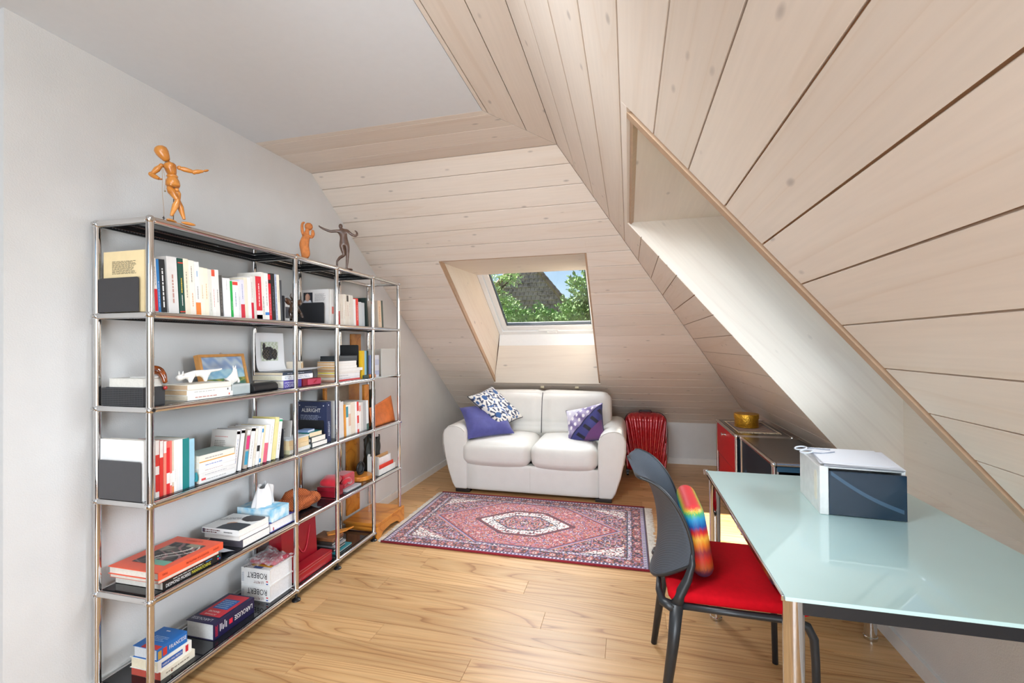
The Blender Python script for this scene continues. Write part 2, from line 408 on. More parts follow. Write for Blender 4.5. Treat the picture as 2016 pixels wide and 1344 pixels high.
# --- painted ceiling and the boarded edge of the ceiling
slab('ceiling', [((-1.9, YN, ZC), (CX, CY, ZC+.12))], CEIL)
cb = slab('ceiling_boarding', [((XW, CY, ZC+.014), (KX+.02, KY+.02, ZC+.05)), ((CX, YN, ZC+.014), (KX+.02, CY, ZC+.05))], GROOVE)
hs = (KY-CY)/(KX-CX)
fr = frame_of((0, 0, ZC+.014), (1, 0, 0), (0, -1, 0))     # face down; local (x, -y)
for y0, y1 in ((CY, .83), (.83, .97), (.97, 1.11), (1.11, KY)):
    # y >= hip line side: x <= CX + (y-CY)/hs
    p = [(XW, -y0-.002), (XW, -y1+.0015), (KX+.3, -y1+.0015), (KX+.3, -y0-.002)]
    p = clip(p, 1, 1/hs, CX-CY/hs-.003); plank_obj('ceiling_board', cb, fr, p, .014, PINE, tintc())
fr = frame_of((0, 0, ZC+.014), (0, 1, 0), (1, 0, 0))
for x0, x1 in ((CX, 1.048), (1.048, 1.19), (1.19, KX)):
    for ya, yb in ((YN, -1.4), (-1.4, KY)):
        p = [(ya, x0+.002), (yb, x0+.002), (yb, x1-.0015), (ya, x1-.0015)]
        p = clip(p, 1, -hs, CY-hs*CX-.003); plank_obj('ceiling_board', cb, fr, p, .014, PINE, tintc())
# --- boarded roof slopes
TH = .010
def slope_boards(name, O, u, v, pitch, vmax, umin, umax, clips, hole, first, splits=()):
    m = frame_of(O, u, v); n = Vector(u).normalized().cross(Vector(v).normalized())
    back = MB(); U = Vector(u).normalized(); Vv = Vector(v).normalized(); O = Vector(O)
    def quadbox(a, b, c, d):
        q = [O+U*a+Vv*c-n*TH, O+U*b+Vv*c-n*TH, O+U*b+Vv*d-n*TH, O+U*a+Vv*d-n*TH]
        vs = q+[x-n*.03 for x in q]; back.add(vs, [(0, 1, 2, 3), (7, 6, 5, 4), (0, 4, 5, 1), (1, 5, 6, 2), (2, 6, 7, 3), (3, 7, 4, 0)])
    ha, hb, hc, hd = hole
    quadbox(umin, ha, 0, vmax); quadbox(hb, umax, 0, vmax); quadbox(ha, hb, 0, hc)
    if hd < vmax: quadbox(ha, hb, hd, vmax)
    base = struct(back.build(name, GROOVE)); fr_ = frame_of(O-n*TH, u, v)
    v0 = 0.; v1 = first; g = .0022 if 'right' in name else .003
    while v0 < vmax-.01:
        v1 = min(v1, vmax); t = tintc()
        cuts = [umin]+list(splits)+[umax]
        for ca, cbb in zip(cuts, cuts[1:]):
            pieces = []
            lo, hi = max(v0, hc), min(v1, hd)
            if hi-lo <= 0: pieces.append((ca, cbb, v0, v1))
            else:
                if ca < ha: pieces.append((ca, min(ha, cbb), v0, v1))
                if cbb > hb: pieces.append((max(hb, ca), cbb, v0, v1))
                if lo > v0: pieces.append((max(ca, ha), min(cbb, hb), v0, lo))
                if hi < v1: pieces.append((max(ca, ha), min(cbb, hb), hi, v1))
            for a, b, c, d in pieces:
                if b-a < .005 or d-c < .004: continue
                p = [(a, c+(g if c == v0 else 0)), (b, c+(g if c == v0 else 0)), (b, d-(g if d == v1 else 0)), (a, d-(g if d == v1 else 0))]
                for cl in clips: p = clip(p, *cl)
                plank_obj('slope_board', base, fr_, p, TH, PINE, t)
        v0 = v1; v1 = v0+pitch
    return base
NB = math.hypot(1, SB); NR = math.hypot(1, SR)
kx = SB/SR                                    # hip: x-KX = kx*(y-KY)
# right slope: u = +y, v runs down the slope (x = KX + v/NR)
RV0, RV1 = (1.70-KX)*NR, (XR-KX)*NR
slope_boards('slope_right', (KX, 0, ZC), (0, 1, 0), (1, 0, -SR), .1417, RV1+.01, -3.5, YB+.1,
             [(1, -1/NR/kx, KY-.003)], (.04, 1.31, RV0, RV1+.02), .1417-.003)
# back slope: u = -x, v down (y = KY + v/NB);  x <= KX + kx*(y-KY)
BV0, BV1 = (1.93-KY)*NB, (3.40-KY)*NB; BVM = (YB-KY)*NB
slope_boards('slope_back', (0, KY, ZC), (-1, 0, 0), (0, 1, -SB), .1417, BVM, -XR-.2, -XW,
             [(-1, -kx/NB, KX-.003)], (-1.42, -.30, BV0, BV1), .1417-.014)
# --- baseboards
slab('baseboard_left', [((XW, 2.0, 0), (XW+.014, YB, .062)), ((XW, -.253, 0), (XW+.014, 2.0, .062))], WHITE)
slab('baseboard_back', [((XW+.014, YB-.014, 0), (XR-.014, YB, .065))], WHITE)
slab('baseboard_right', [((XR-.014, -3.3, 0), (XR, YB, .065))], WHITE)
# --- skylight in the back slope
def panel(name, pts, th, inward, mat=PINE_FLAT, tint=None, parent=None, grain=None):
    """flat board given its visible outline; extruded away from the room"""
    pts = [Vector(p) for p in pts]; g = Vector(grain).normalized() if grain else (pts[1]-pts[0]).normalized()
    n = Vector(inward).normalized(); g = (g-n*g.dot(n)).normalized(); w = n.cross(g); c = sum(pts, Vector())/len(pts)
    m = Matrix((g, w, n)).transposed().to_4x4(); m.translation = c; mi = m.inverted()
    q = [mi @ p for p in pts]; k = len(q); vs = [(p.x, p.y, p.z) for p in q]+[(p.x, p.y, p.z-th) for p in q]
    fs = [tuple(range(k)), tuple(reversed(range(k, 2*k)))]+[(i, k+i, k+(i+1) % k, (i+1) % k) for i in range(k)]
    me = bpy.data.meshes.new(name); me.from_pydata(vs, [], fs)
    bm = bmesh.new(); bm.from_mesh(me); bmesh.ops.recalc_face_normals(bm, faces=bm.faces); bm.to_mesh(me); bm.free()
    me.materials.append(mat); o = link(name, me, parent)
    if parent is not None: m = Matrix.Translation(-parent_loc(parent)) @ m
    o.matrix_local = m; o.color = tint or tintc(); return o
def zb(y): return ZC-SB*(y-KY)
def zr(x): return ZC-SR*(x-KX)
PANE = None
def glass_mat():
    m, N, L, P = nt_new('window_glass'); N.remove(P); out = N['Material Output']
    t = N.new('ShaderNodeBsdfTransparent'); t.inputs[0].default_value = (.86, .875, .88, 1)
    g = N.new('ShaderNodeBsdfGlossy'); g.inputs['Roughness'].default_value = .02; fz = N.new('ShaderNodeLayerWeight'); fz.inputs[0].default_value = .5
    fac = mathn(N, L, 'MULTIPLY_ADD', mathn(N, L, 'POWER', fz.outputs['Facing'], 4.), .5); fac.node.inputs[2].default_value = .035
    x = N.new('ShaderNodeMixShader'); L.new(fac, x.inputs[0]); L.new(t.outputs[0], x.inputs[1]); L.new(g.outputs[0], x.inputs[2]); L.new(x.outputs[0], out.inputs[0]); return m
GLASS = glass_mat()
RUB = M('2b3034', .4); SASH = M('e9ebeb', .3, var=.01)
def skylight(name, wl_, wr_, lo, hi, horiz, slope, handle):
    """window in a roof opening. Corner coordinates: along-wall extents wl_..wr_, lo/hi = (depth,z) of bottom and top; horiz maps (along,depth,z) to world"""
    w = struct(thing(name, None, None, (0, 0, 0))); H = horiz
    d = Vector((hi[0]-lo[0], hi[1]-lo[1])); ln = d.length; d.normalize(); nn = Vector((d.y, -d.x))   # nn points outside/up
    if nn.y < 0: nn = -nn
    def P3(a, s, t): return Vector(H(a, lo[0]+d.x*s+nn.x*t, lo[1]+d.y*s+nn.y*t))
    def bar(nm, a0, a1, s0, s1, t0, t1, mat, par=w, bevel=.003):
        mb = MB(); vs = [P3(a, s, t) for t in (t0, t1) for s in (s0, s1) for a in (a0, a1)]
        mb.add(vs, [(0, 2, 3, 1), (4, 5, 7, 6), (0, 1, 5, 4), (2, 6, 7, 3), (0, 4, 6, 2), (1, 3, 7, 5)]); return mb.build(nm, mat, par, bevel=bevel, seg=1)
    f = .045
    for nm, a in (('outer_frame', (wl_, wl_+f, -.02, ln+.02)), ('outer_frame', (wr_-f, wr_, -.02, ln+.02)), ('outer_frame', (wl_+f, wr_-f, -.02, f-.01)), ('outer_frame', (wl_+f, wr_-f, ln-f, ln+.02))): bar(nm, *a, 0, .09, SASH)
    g = .006; s = .05; L0, R0, B0, T0 = wl_+f+g, wr_-f-g, f-.01+g, ln-f-g
    for a in ((L0, L0+s, B0, T0), (R0-s, R0, B0, T0), (L0+s, R0-s, B0, B0+s+.012), (L0+s, R0-s, T0-s, T0)): bar('sash', *a, .012, .075, SASH)
    for a in ((L0+s, L0+s+.008, B0+s+.012, T0-s), (R0-s-.008, R0-s, B0+s+.012, T0-s), (L0+s+.008, R0-s-.008, B0+s+.012, B0+s+.02)): bar('rubber_seal', *a, .03, .06, RUB, bevel=0)
    bar('pane', L0+s, R0-s, B0+s+.012, T0-s, .044, .048, GLASS, bevel=0)
    if handle:
        mid = (L0+R0)/2; bar('handle_plate', mid-.11, mid+.10, B0-.004, B0+.012, -.004, .012, SASH); bar('handle', mid-.02, mid+.08, B0-.03, B0-.004, -.012, .002, SASH, bevel=.004)
    return w
ysill = 3.40; zsill = 1.325; zw0 = 1.45; yhead = ysill-(1.973-zw0)/SB
skylight('window_1', .36, 1.445, (ysill, zw0), (ysill-(2.085-zw0)/SB, 2.085), lambda a, dd, z: (a, dd, z), SB, True)
shaft = struct(thing('trim_1', None, None, (0, 0, 0)))
xl, xr = .30, 1.42
panel('shaft_head', [(xl, 1.93, zb(1.93)), (xr, 1.93, zb(1.93)), (1.41, yhead+.0, 1.973), (.36, yhead+.0, 1.973)], .02, (0, 0, -1), parent=shaft)
panel('shaft_jamb', [(xl, 1.934, zb(1.93)+.004), (xl, 3.4, zb(3.4)+.006), (.36, ysill, zw0), (.36, yhead, 1.973)], .02, (1, 0, .1), parent=shaft, grain=(0, 1, -SB))
panel('shaft_jamb', [(xr, 1.934, zb(1.93)+.004), (xr, 3.4, zb(3.4)+.006), (1.41, ysill, zw0), (1.41, yhead, 1.973)], .02, (-1, 0, .1), parent=shaft, grain=(0, 1, -SB))
panel('shaft_sill', [(xl, ysill, zb(3.4)), (xr, ysill, zb(3.4)), (1.412, ysill, zsill), (.355, ysill, zsill)], .02, (0, -1, 0), parent=shaft)
panel('window_lining', [(.355, ysill, zsill), (1.412, ysill, zsill), (1.41, ysill+.02, zw0+.02), (.36, ysill+.02, zw0+.02)], .02, (0, -1, .1), mat=SASH, parent=shaft)
def edge_strip(par, pts, into, nrm, w=.014, dep=.05):
    """thin board edging an opening, set back from the boards' face"""
    for a, b in zip(pts, pts[1:]):
        a, b = Vector(a), Vector(b); e = (b-a).normalized(); n = Vector(nrm).normalized(); i = (n.cross(e)); c = (Vector(opc)-a)
        if i.dot(c) < 0: i = -i
        mb = MB(); q = [a, b, b+i*w, a+i*w]; q = [x-n*.006 for x in q]+[x-n*dep for x in q]
        mb.add(q, [(0, 1, 2, 3), (7, 6, 5, 4), (0, 4, 5, 1), (1, 5, 6, 2), (2, 6, 7, 3), (3, 7, 4, 0)]); mb.build('edging', EDGE, par)
EDGE = M('b4967a', .5)
opc = (.86, 2.6, zb(2.6)); edge_strip(shaft, [(xl, 3.4, zb(3.4)), (xl, 1.93, zb(1.93)), (xr, 1.93, zb(1.93)), (xr, 3.4, zb(3.4))], None, (0, -SB, -1))
# --- skylight shaft in the right slope
xs = 2.98; zs0 = ZKR-.01; zs1 = 1.10; zh = zr(1.70); xh = xs-(zh-zs1)/SR
sh2 = struct(thing('trim_2', None, None, (0, 0, 0)))
panel('shaft_head', [(1.70, .04, zh), (1.70, 1.31, zh), (xh+.02, 1.31, zh), (xh+.02, .04, zh)], .02, (0, 0, -1), parent=sh2)
ins = .006; dx_, dz_ = ins*SR/NR, ins/NR      # jamb edges sit just behind the boards' face
for yy, s in ((1.308, -1), (.104, 1)):
    panel('shaft_jamb', [(1.70+dx_, yy, zh+dz_), (xh, yy, zh), (xs, yy, zs1), (xs, yy, zs0), (XR+.004, yy, zs0+.004)], .012, (0, s, 0), parent=sh2, grain=(1, 0, -SR))
panel('shaft_sill', [(xs, .04, zs0), (xs, 1.31, zs0), (xs, 1.31, zs1), (xs, .04, zs1)], .02, (-1, 0, 0), parent=sh2)
panel('shaft_ledge', [(XR+.001, .04, zs0), (xs, .04, zs0), (xs, 1.31, zs0), (XR+.001, 1.31, zs0)], .02, (0, 0, 1), parent=sh2)
opc = (2.3, .7, zr(2.3)); edge_strip(sh2, [(1.706, 1.30, zr(1.706)), (1.706, .10, zr(1.706))], None, (-SR, 0, -1), w=.012)
n_ = Vector((-SR, 0, -1)).normalized()
for nm, ya, yb, d0, mt_ in (('shadow_gap', .036, .0685, .014, M('8a6a50', .8)), ('edging', .069, .104, .0, EDGE)):
    mb = MB(); q = [Vector((1.70, ya, zr(1.70)))-n_*d0, Vector((XR, ya, zr(XR)))-n_*d0, Vector((XR, yb, zr(XR)))-n_*d0, Vector((1.70, yb, zr(1.70)))-n_*d0]; q += [x-n_*.03 for x in q]
    mb.add(q, [(0, 1, 2, 3), (7, 6, 5, 4), (0, 4, 5, 1), (1, 5, 6, 2), (2, 6, 7, 3), (3, 7, 4, 0)]); mb.build(nm, mt_, sh2)
skylight('window_2', .06, 1.29, (xs, zs1), (xh, zh), lambda a, dd, z: (dd, a, z), SR, False)
# roof skin above so that daylight only enters by the openings
roof = MB()
def rq(a, b, c, d, n, t=.08, off=.43):
    n = Vector(n).normalized(); q = [Vector(x)+n*off for x in (a, b, c, d)]; q += [x+n*t for x in q]
    roof.add(q, [(0, 1, 2, 3), (7, 6, 5, 4), (0, 4, 5, 1), (1, 5, 6, 2), (2, 6, 7, 3), (3, 7, 4, 0)])
# back slope skin around window (offset planes)
def bp(x, y): return (x, y, zb(y))
for a, b, c, d in ((-.6, .37, .6, 5.0), (1.44, 3.6, .6, 5.0), (.37, 1.44, .6, 2.27), (.37, 1.44, 3.14, 5.0)): rq(bp(a, c), bp(b, c), bp(b, d), bp(a, d), (0, SB, 1))
def rp(x, y): return (x, y, zr(x))
for a, b, c, d in ((.9, 3.3, -4, .045), (.9, 3.3, 1.305, 4.6), (.9, 1.88, .045, 1.305), (2.69, 3.3, .045, 1.305)): rq(rp(a, c), rp(b, c), rp(b, d), rp(a, d), (SR, 0, 1), off=.40)
roof.box((-2, YN-.2, ZC+.13), (1.45, 1.4, ZC+.25)); roof.box((XR+.3, YN-.2, 0), (XR+.4, 4.4, ZKR+.25)); roof.box((-.6, YB+.13, 0), (3.4, YB+.2, ZKB+.3))
struct(roof.build('roof', M('7d4a36', .8)))

# ================================================================ SHELVING UNIT
LV = [.05, .40, .75, 1.10, 1.45, 1.80]; YS = [0, .75, 1.10, 1.50, 1.86]; XB = -.26; TR = .0125
unit = thing('shelving_unit', 'tall open chrome tube shelving with black shelves along the white wall', 'shelf', (-.13, .93, 0))
def tube_part(name, a, b, r=TR): return MB().cyl(a, b, r, 16).build(name, CHROME, unit, smooth=True, angle=.8)
for i, y in enumerate(YS):
    for x in (0, XB):
        z0 = .05 if i < 4 else .112
        tube_part('post', (x, y, z0), (x, y, 1.80))
        for l, z in enumerate(LV):
            if i == 4 and (l == 0): continue
            b = MB().ball((x, y, z), .0165, 16); b.cyl((x-.0185 if x < 0 else x-.005, y, z), (x+.005 if x < 0 else x+.0185, y, z), .007, 10)
            if i in (0, 4): b.cyl((x, y, z), (x, y+(-.0185 if i == 0 else .0185), z), .007, 10)
            b.build('ball_joint', CHROME, unit, smooth=True, angle=.8)
        if i < 4:
            MB().lathe([(.004, .05), (.006, .044), (.006, .014), (.012, .013), (.021, .006), (.022, 0), (.0, 0)][::-1], (x, y, 0), 20).build('levelling_foot', BLACK, unit, smooth=True, angle=.6)
            MB().cyl((x, y, .012), (x, y, .05), .0055, 12).build('foot_screw', CHROME, unit, smooth=True, angle=.6)
for l, z in enumerate(LV):
    for i in range(4):
        y0, y1 = YS[i], YS[i+1]
        if i == 3 and l == 0: continue
        for x in (0, XB):
            if i == 3 and l == 3: continue
            tube_part('rail', (x, y0+.012, z), (x, y1-.012, z))
        if i == 3 and l in (3, 5): continue
        # folded sheet shelf: tray with turned-down perforated rims
        mb = MB(); xa, xb_ = XB+.011, -.011; ya, yb = y0+.011, y1-.011; t = .0012; zt = z+.0128; dn = .024
        mb.box((xa, ya, zt-t), (xb_, yb, zt))
        mb.build('shelf_panel', SHELFBLK, unit)
        rim = MB()
        for q in ((xa, ya, xa+t, yb), (xb_-t, ya, xb_, yb), (xa+t, ya, xb_-t, ya+t), (xa+t, yb-t, xb_-t, yb)): rim.box((q[0], q[1], zt-dn), (q[2], q[3], zt-t-.0001))
        rim.build('shelf_rim', BLACK, unit)
        if l in (5, 4) and i < 2:
            h = MB()
            yy = ya+.02
            while yy < yb-.02: h.box((xa+t, yy, zt-dn+.006), (xa+t+.0006, yy+.004, zt-dn+.011)); yy += .0115
            o = h.build('perforation', M('54565a', .6), unit); o['kind'] = 'stuff'
    for y in YS:
        if y == 1.86 and l == 0: continue
        tube_part('side_rail', (XB+.012, y, z), (-.012, y, z))

# ================================================================ BOOKS
PAGES = lambda c='ece5d6': M(c, .85, var=.05, vscale=120)
def book_parts(r, t, d, h, cover, pages='ece5d6', hard=.0014, spine=None, rough=.45):
    """local frame: spine faces +X at x=0, thickness 0..t along Y, height along Z"""
    c = MB(); k = hard; e = .0 if hard < .002 else .003
    c.box((-d, 0, 0), (0, k, h)); c.box((-d, t-k, 0), (0, t, h)); c.box((-k, k, 0), (0, t-k, h))
    c.build('cover', M(cover, rough, var=.03), r)
    MB().box((-d+.001+e, k, .0008+e), (-k-.0004, t-k, h-.0008-e)).build('page_block', PAGES(pages), r)
    if spine:
        for z0, z1, col in spine: quad('spine_band', r, (0, .0001, z0*h), (0, 1, 0), (0, 0, 1), t-.0002, (z1-z0)*h, col)
def spine_text(r, t, h, z0, z1, color, n=1, frac=.32):
    """unreadable small spine lettering running up the spine"""
    for k in range(n):
        w = t*frac/max(1, n*.6); printlines(r, (0, t*(k+1)/(n+1)+w/2, h*z0), (0, 0, 1), (0, -1, 0), h*(z1-z0), w, 1, color, name='spine_lettering')
def upright(y, t, h, label, cover, shelf, group, d=None, pages='ece5d6', spine=None, txt=None, tilt=0., x=-.03, z=None, hard=.0014, cover_print=None):
    r = thing('book', label, 'book', (x, y, (LV[shelf]+.0131) if z is None else z), group, (math.radians(tilt), 0, 0))
    d = d or min(.9*h*.68, .16); book_parts(r, t, d, h, cover, pages, hard, spine)
    if txt:
        for q in ([txt] if isinstance(txt, tuple) else txt): spine_text(r, t, h, *q)
    if cover_print: cover_print(r, t, d, h)
    return r
G1, G2, G3 = 'books standing on the top shelf row', 'books on the second shelf row', 'books on the third shelf row'
def cover_block(u0, u1, v0, v1, n, col, head=None):
    def f(r, t, d, h):
        printlines(r, (-d*(1-u0), 0, h*v0), (1, 0, 0), (0, 0, 1), d*(u1-u0), h*(v1-v0), n, col)
        if head: printlines(r, (-d*(1-u0), 0, h*head[0]), (1, 0, 0), (0, 0, 1), d*.55, h*.025, 1, head[1])
    return f
# ---- top row, first bay (leaning slightly back against the bookend)
TB = [
 (.003, .018, .229, 'tall cream paperback with printed back cover behind the dark bookend, top row', 'e9d3a4', None, (.1, .6, 'c98850'), cover_block(.22, .82, .62, .84, 12, '6b6250')),
 (.044, .012, .204, 'white book with a red lower spine beside the chrome post, top row', 'eae3dc', [(.02, .43, 'd8202a')], (.5, .9, '8a8078'), None),
 (.0565, .0105, .202, 'slim bright blue book on the top row', '2f7fc0', None, (.1, .6, 'dfe8f0'), None),
 (.0675, .022, .204, 'black book with white title lettering beside the slim blue book', '1d1e22', None, None, None),
 (.0975, .041, .221, 'thick pale grey book beside the black titled book, top row', 'd9d6d3', None, (.18, .85, 'b98a80'), None),
 (.143, .0225, .221, 'dark green book with yellow title, top row', '1f4a40', [(.03, .05, 'd8402a'), (.91, .93, 'd8402a')], None, None),
 (.166, .0215, .224, 'cream book just right of the dark green book', 'e6dcc6', None, (.3, .8, '8d8474'), None),
 (.188, .0235, .221, 'off-white book second to the right of the dark green book', 'efe6d8', None, [(.15, .45, 'd69a70'), (.6, .92, '8a8478')], None),
 (.213, .0225, .220, 'white book with blue title and orange foot, top row', 'e6e4e0', [(.0, .235, 'e8803a')], [(.72, .86, '4a98cc'), (.3, .55, '8a8a8a')], None),
 (.236, .019, .200, 'cream paperback directly right of the orange-footed book', 'efe8d4', None, (.35, .7, 'c6a878'), None),
 (.2555, .018, .200, 'cream paperback second right of the orange-footed book', 'eee6cf', None, (.35, .75, 'd8a070'), None),
 (.274, .0175, .198, 'pale grey-green book on the top row left of the red-topped book', 'dad9cf', None, (.1, .6, 'b0b0a4'), None),
 (.292, .016, .199, 'white book with a red top on its spine, top row', 'ece8e2', [(.86, 1., 'd8553c')], (.2, .6, 'd08a80'), None),
 (.3085, .0185, .202, 'white book between the red-topped book and the slim dark one', 'e9e5df', None, (.3, .6, '6f6a64'), None),
 (.3275, .0155, .181, 'slim charcoal book on the top row', '4c4a48', None, (.1, .8, '8d8680'), None),
 (.348, .0355, .172, 'plain white thick book left of the bright green book', 'efeeee', None, (.7, .95, 'c8c8c8'), None),
 (.3855, .0115, .163, 'slim bright green book, top row', '22a84c', None, (.2, .5, 'bfe8c8'), None),
 (.3975, .028, .167, 'white book with a small red label right of the green book', 'eeeae8', [(.88, .97, 'e0463c')], [(.3, .8, '7f90a8')], None),
 (.426, .013, .167, 'thin light grey book in the middle of the top row', 'dedede', None, (.2, .6, 'b0b0b0'), None),
 (.4395, .022, .177, 'lilac-white book with a red foot, top row', 'dcdae6', [(.0, .36, 'cc3040')], (.5, .9, '8890b8'), None),
 (.462, .019, .190, 'cream book right of the red-footed lilac book', 'e4dbc8', None, None, None),
 (.4815, .0175, .192, 'plain white book left of the red-footed white book', 'ededec', None, None, None),
 (.4995, .0145, .201, 'white book with a crimson foot near the end of the first bay', 'dedad6', [(.0, .38, 'c81f38')], (.5, .9, 'a8a098'), None),
 (.5145, .0155, .204, 'light greyish book left of the tall red-and-white book', 'd6d0c9', None, None, None),
 (.5305, .035, .206, 'thick red book with white lettering and pale foot, top row', 'd42a3a', [(.0, .2, 'e8e2e0'), (.0, .1, 'c82434')], [(.3, .9, 'f0d8d8')], None),
 (.566, .0165, .231, 'tall white book with black lettering, top row', 'e6e2da', None, [(.1, .6, '242424')], None),
 (.583, .0265, .229, 'tall white book with a blue dot on its spine', 'ecebe6', [(.1, .16, '3a80c8')], [(.3, .9, 'b0aca4')], None),
 (.61, .016, .227, 'tall red book with a black band near its top', 'd61d2c', [(.8, .88, '1c1c1c')], [(.1, .6, 'f2d0d0')], None),
 (.627, .0255, .234, 'tall black book right of the tall red one, top row', '201f22', None, [(.2, .85, '6a6870')], None),
 (.653, .0125, .233, 'tall blue and white speckled book on the top row', 'aab6d0', None, [(.05, .95, '2a3a68')], None),
 (.666, .0185, .233, 'tall cream book left of the charcoal book end, top row', 'ece4d2', None, (.4, .7, 'b8a880'), None),
 (.686, .0135, .208, 'dark grey book at the right end of the first bay', '4a4c50', None, None, None)]
for q in TB:
    y, t, h, lab, col, sp, tx, cp = q
    b = upright(y, t, h, lab, col, 4, G1, spine=sp, txt=tx, tilt=3.2 if y > .03 else 0., cover_print=cp, d=.20 if y < .03 else None, x=-.032)
    if 'black book with white title' in lab: printlines(b, (0, t*.75, h*.1), (0, 0, 1), (0, -1, 0), h*.8, t*.5, 1, 'f0f0f0', name='spine_lettering')
    if 'dark green book with' in lab: printlines(b, (0, t*.7, h*.38), (0, 0, 1), (0, -1, 0), h*.3, t*.4, 1, 'd8b84a', name='spine_lettering'); printlines(b, (0, t*.65, h*.15), (0, 0, 1), (0, -1, 0), h*.2, t*.3, 1, 'e8e8e0', name='spine_lettering')
def bookend(y, shelf, w, h, label, x1=-.03, side=-1, z=None, col='38373a'):
    z0 = (LV[shelf]+.0131) if z is None else z
    r = thing('bookend', label, 'bookend', (x1-w/2, y, z0), 'dark metal bookends')
    rd = .008; P = [(x1-w, 0), (x1, 0), (x1, h-rd)]+[(x1-rd+rd*math.cos(a), h-rd+rd*math.sin(a)) for a in (PI/6, PI/3, PI/2)]+[(x1-w+rd+rd*math.cos(a), h-rd+rd*math.sin(a)) for a in (PI/2, 2*PI/3, 5*PI/6, PI)]
    MB().prism(P, (0, y-.0012, z0), (1, 0, 0), (0, 0, 1), (0, .0024, 0)).build('upright_plate', M(col, .45, var=.03), r)
    MB().box((x1-w, y+.0013, z0), (x1, y+.004, z0+.0011)).build('foot_plate', M(col, .45, var=.03), r)
    return r
bookend(-.006, 4, .198, .128, 'dark metal bookend at the near end of the top row', x1=-.045)
bookend(.715, 4, .12, .133, 'thin black bookend closing the first bay of the top row', x1=-.035)
# picture card behind the ox figurine
r = thing('photo_card', 'white card with a dark picture leaning behind the bull figurine', 'card', (-.06, .735, LV[4]+.0131))
MB().box((-.075, .735, LV[4]+.0131), (-.05, .768, LV[4]+.112)).build('card', M('e4e4e2', .5), r)
quad('print', r, (-.0499, .737, LV[4]+.03), (0, 1, 0), (0, 0, 1), .029, .06, '55555a')
# ---- top row, second and third bay
bookend(1.045, 4, .20, .128, 'black bookend under the book with a portrait, top row', x1=-.045, col='242428')
def portrait(r, t, d, h):
    def fn(u, v):
        dx, dy = (u-.45)/.26, (v-.55)/.34
        if dx*dx+dy*dy < 1: return mix3((.86, .68, .58), (.7, .5, .42), max(0, dx))
        if v < .3 and abs(u-.45) < .5-.6*(v): return (.85, .85, .88)
        return (.12, .12, .16)
    picture('printed_portrait', r, (-d*.92, -.0006, h*.60), (1, 0, 0), (0, 0, 1), d*.34, h*.32, fn, 16, 18)
    printlines(r, (-d*.5, 0, h*.66), (1, 0, 0), (0, 0, 1), d*.42, h*.22, 8, '8a8484')
TB2 = [
 (1.0695, .0150, .209, 'pale grey book with a portrait photo on its back cover', 'd8d3d0', None, None, portrait),
 (1.085, .0145, .209, 'white book directly right of the portrait book', 'efefec', None, None, None),
 (1.1, .0165, .212, 'white book second right of the portrait book, by the post', 'ecebea', [(.3, .5, 'e06a60')], None, None),
 (1.153, .028, .186, 'white book with a red foot right of the second bay post, top row', 'eae6e0', [(0, .45, 'c83038')], None, None),
 (1.182, .0160, .190, 'white paperback first right of the red-footed one in the third bay', 'ece6dc', None, (.2, .7, 'b8a890'), None),
 (1.1985, .0175, .191, 'white paperback second right of the red-footed one in the third bay', 'eae2d6', None, (.2, .7, 'c8b8a8'), None),
 (1.219, .0150, .192, 'white paperback third right of the red-footed one in the third bay', 'efe9df', None, (.2, .6, 'b8b0a8'), None),
 (1.2355, .0170, .195, 'white paperback fourth right of the red-footed one in the third bay', 'e8e0d2', None, (.3, .8, 'c8a8a0'), None),
 (1.2545, .02, .193, 'white book with a dark speckled head, top row third bay', 'e6ddd0', [(.78, .98, '4a4440')], (.3, .7, 'b88078'), None),
 (1.276, .0170, .195, 'cream book right of the speckled-head book, top row', 'e9e2d8', None, (.2, .8, 'b0a8a0'), None),
 (1.295, .029, .195, 'wide cream book left of the white and red pair, top row', 'ddd6cc', None, None, None),
 (1.327, .0255, .173, 'white book touching the narrow red one, top row third bay', 'f0eeec', None, None, None),
 (1.354, .028, .180, 'narrow bright red book in the third bay, top row', 'e03a30', None, (.2, .8, 'f2c8c0'), None),
 (1.3835, .035, .160, 'light blue-grey book beside the narrow red one', 'c6cdd0', None, None, None),
 (1.419, .036, .158, 'second light blue-grey book, left of the black-green one', 'c0c8cc', None, None, None)]
for y, t, h, lab, col, sp, tx, cp in TB2: upright(y, t, h, lab, col, 4, G1, spine=sp, txt=tx, tilt=0 if y < 1.15 else 2.2, cover_print=cp, d=.19 if y < 1.08 else None, x=-.032)
upright(1.478, .02, .196, 'large dark green book leaning in the third bay, top row', '22302c', 4, G1, tilt=6, d=.12, x=-.03, hard=.0025)
upright(1.625, .045, .191, 'cream and pale orange book in the last bay, top row', 'ecdccb', 4, G1, tilt=4, spine=[(0, 1, 'e8cfb4')], txt=(.2, .8, 'd89a60'), d=.12)
upright(1.673, .022, .195, 'dark green book at the right end of the top row', '46564e', 4, G1, tilt=4, d=.12)
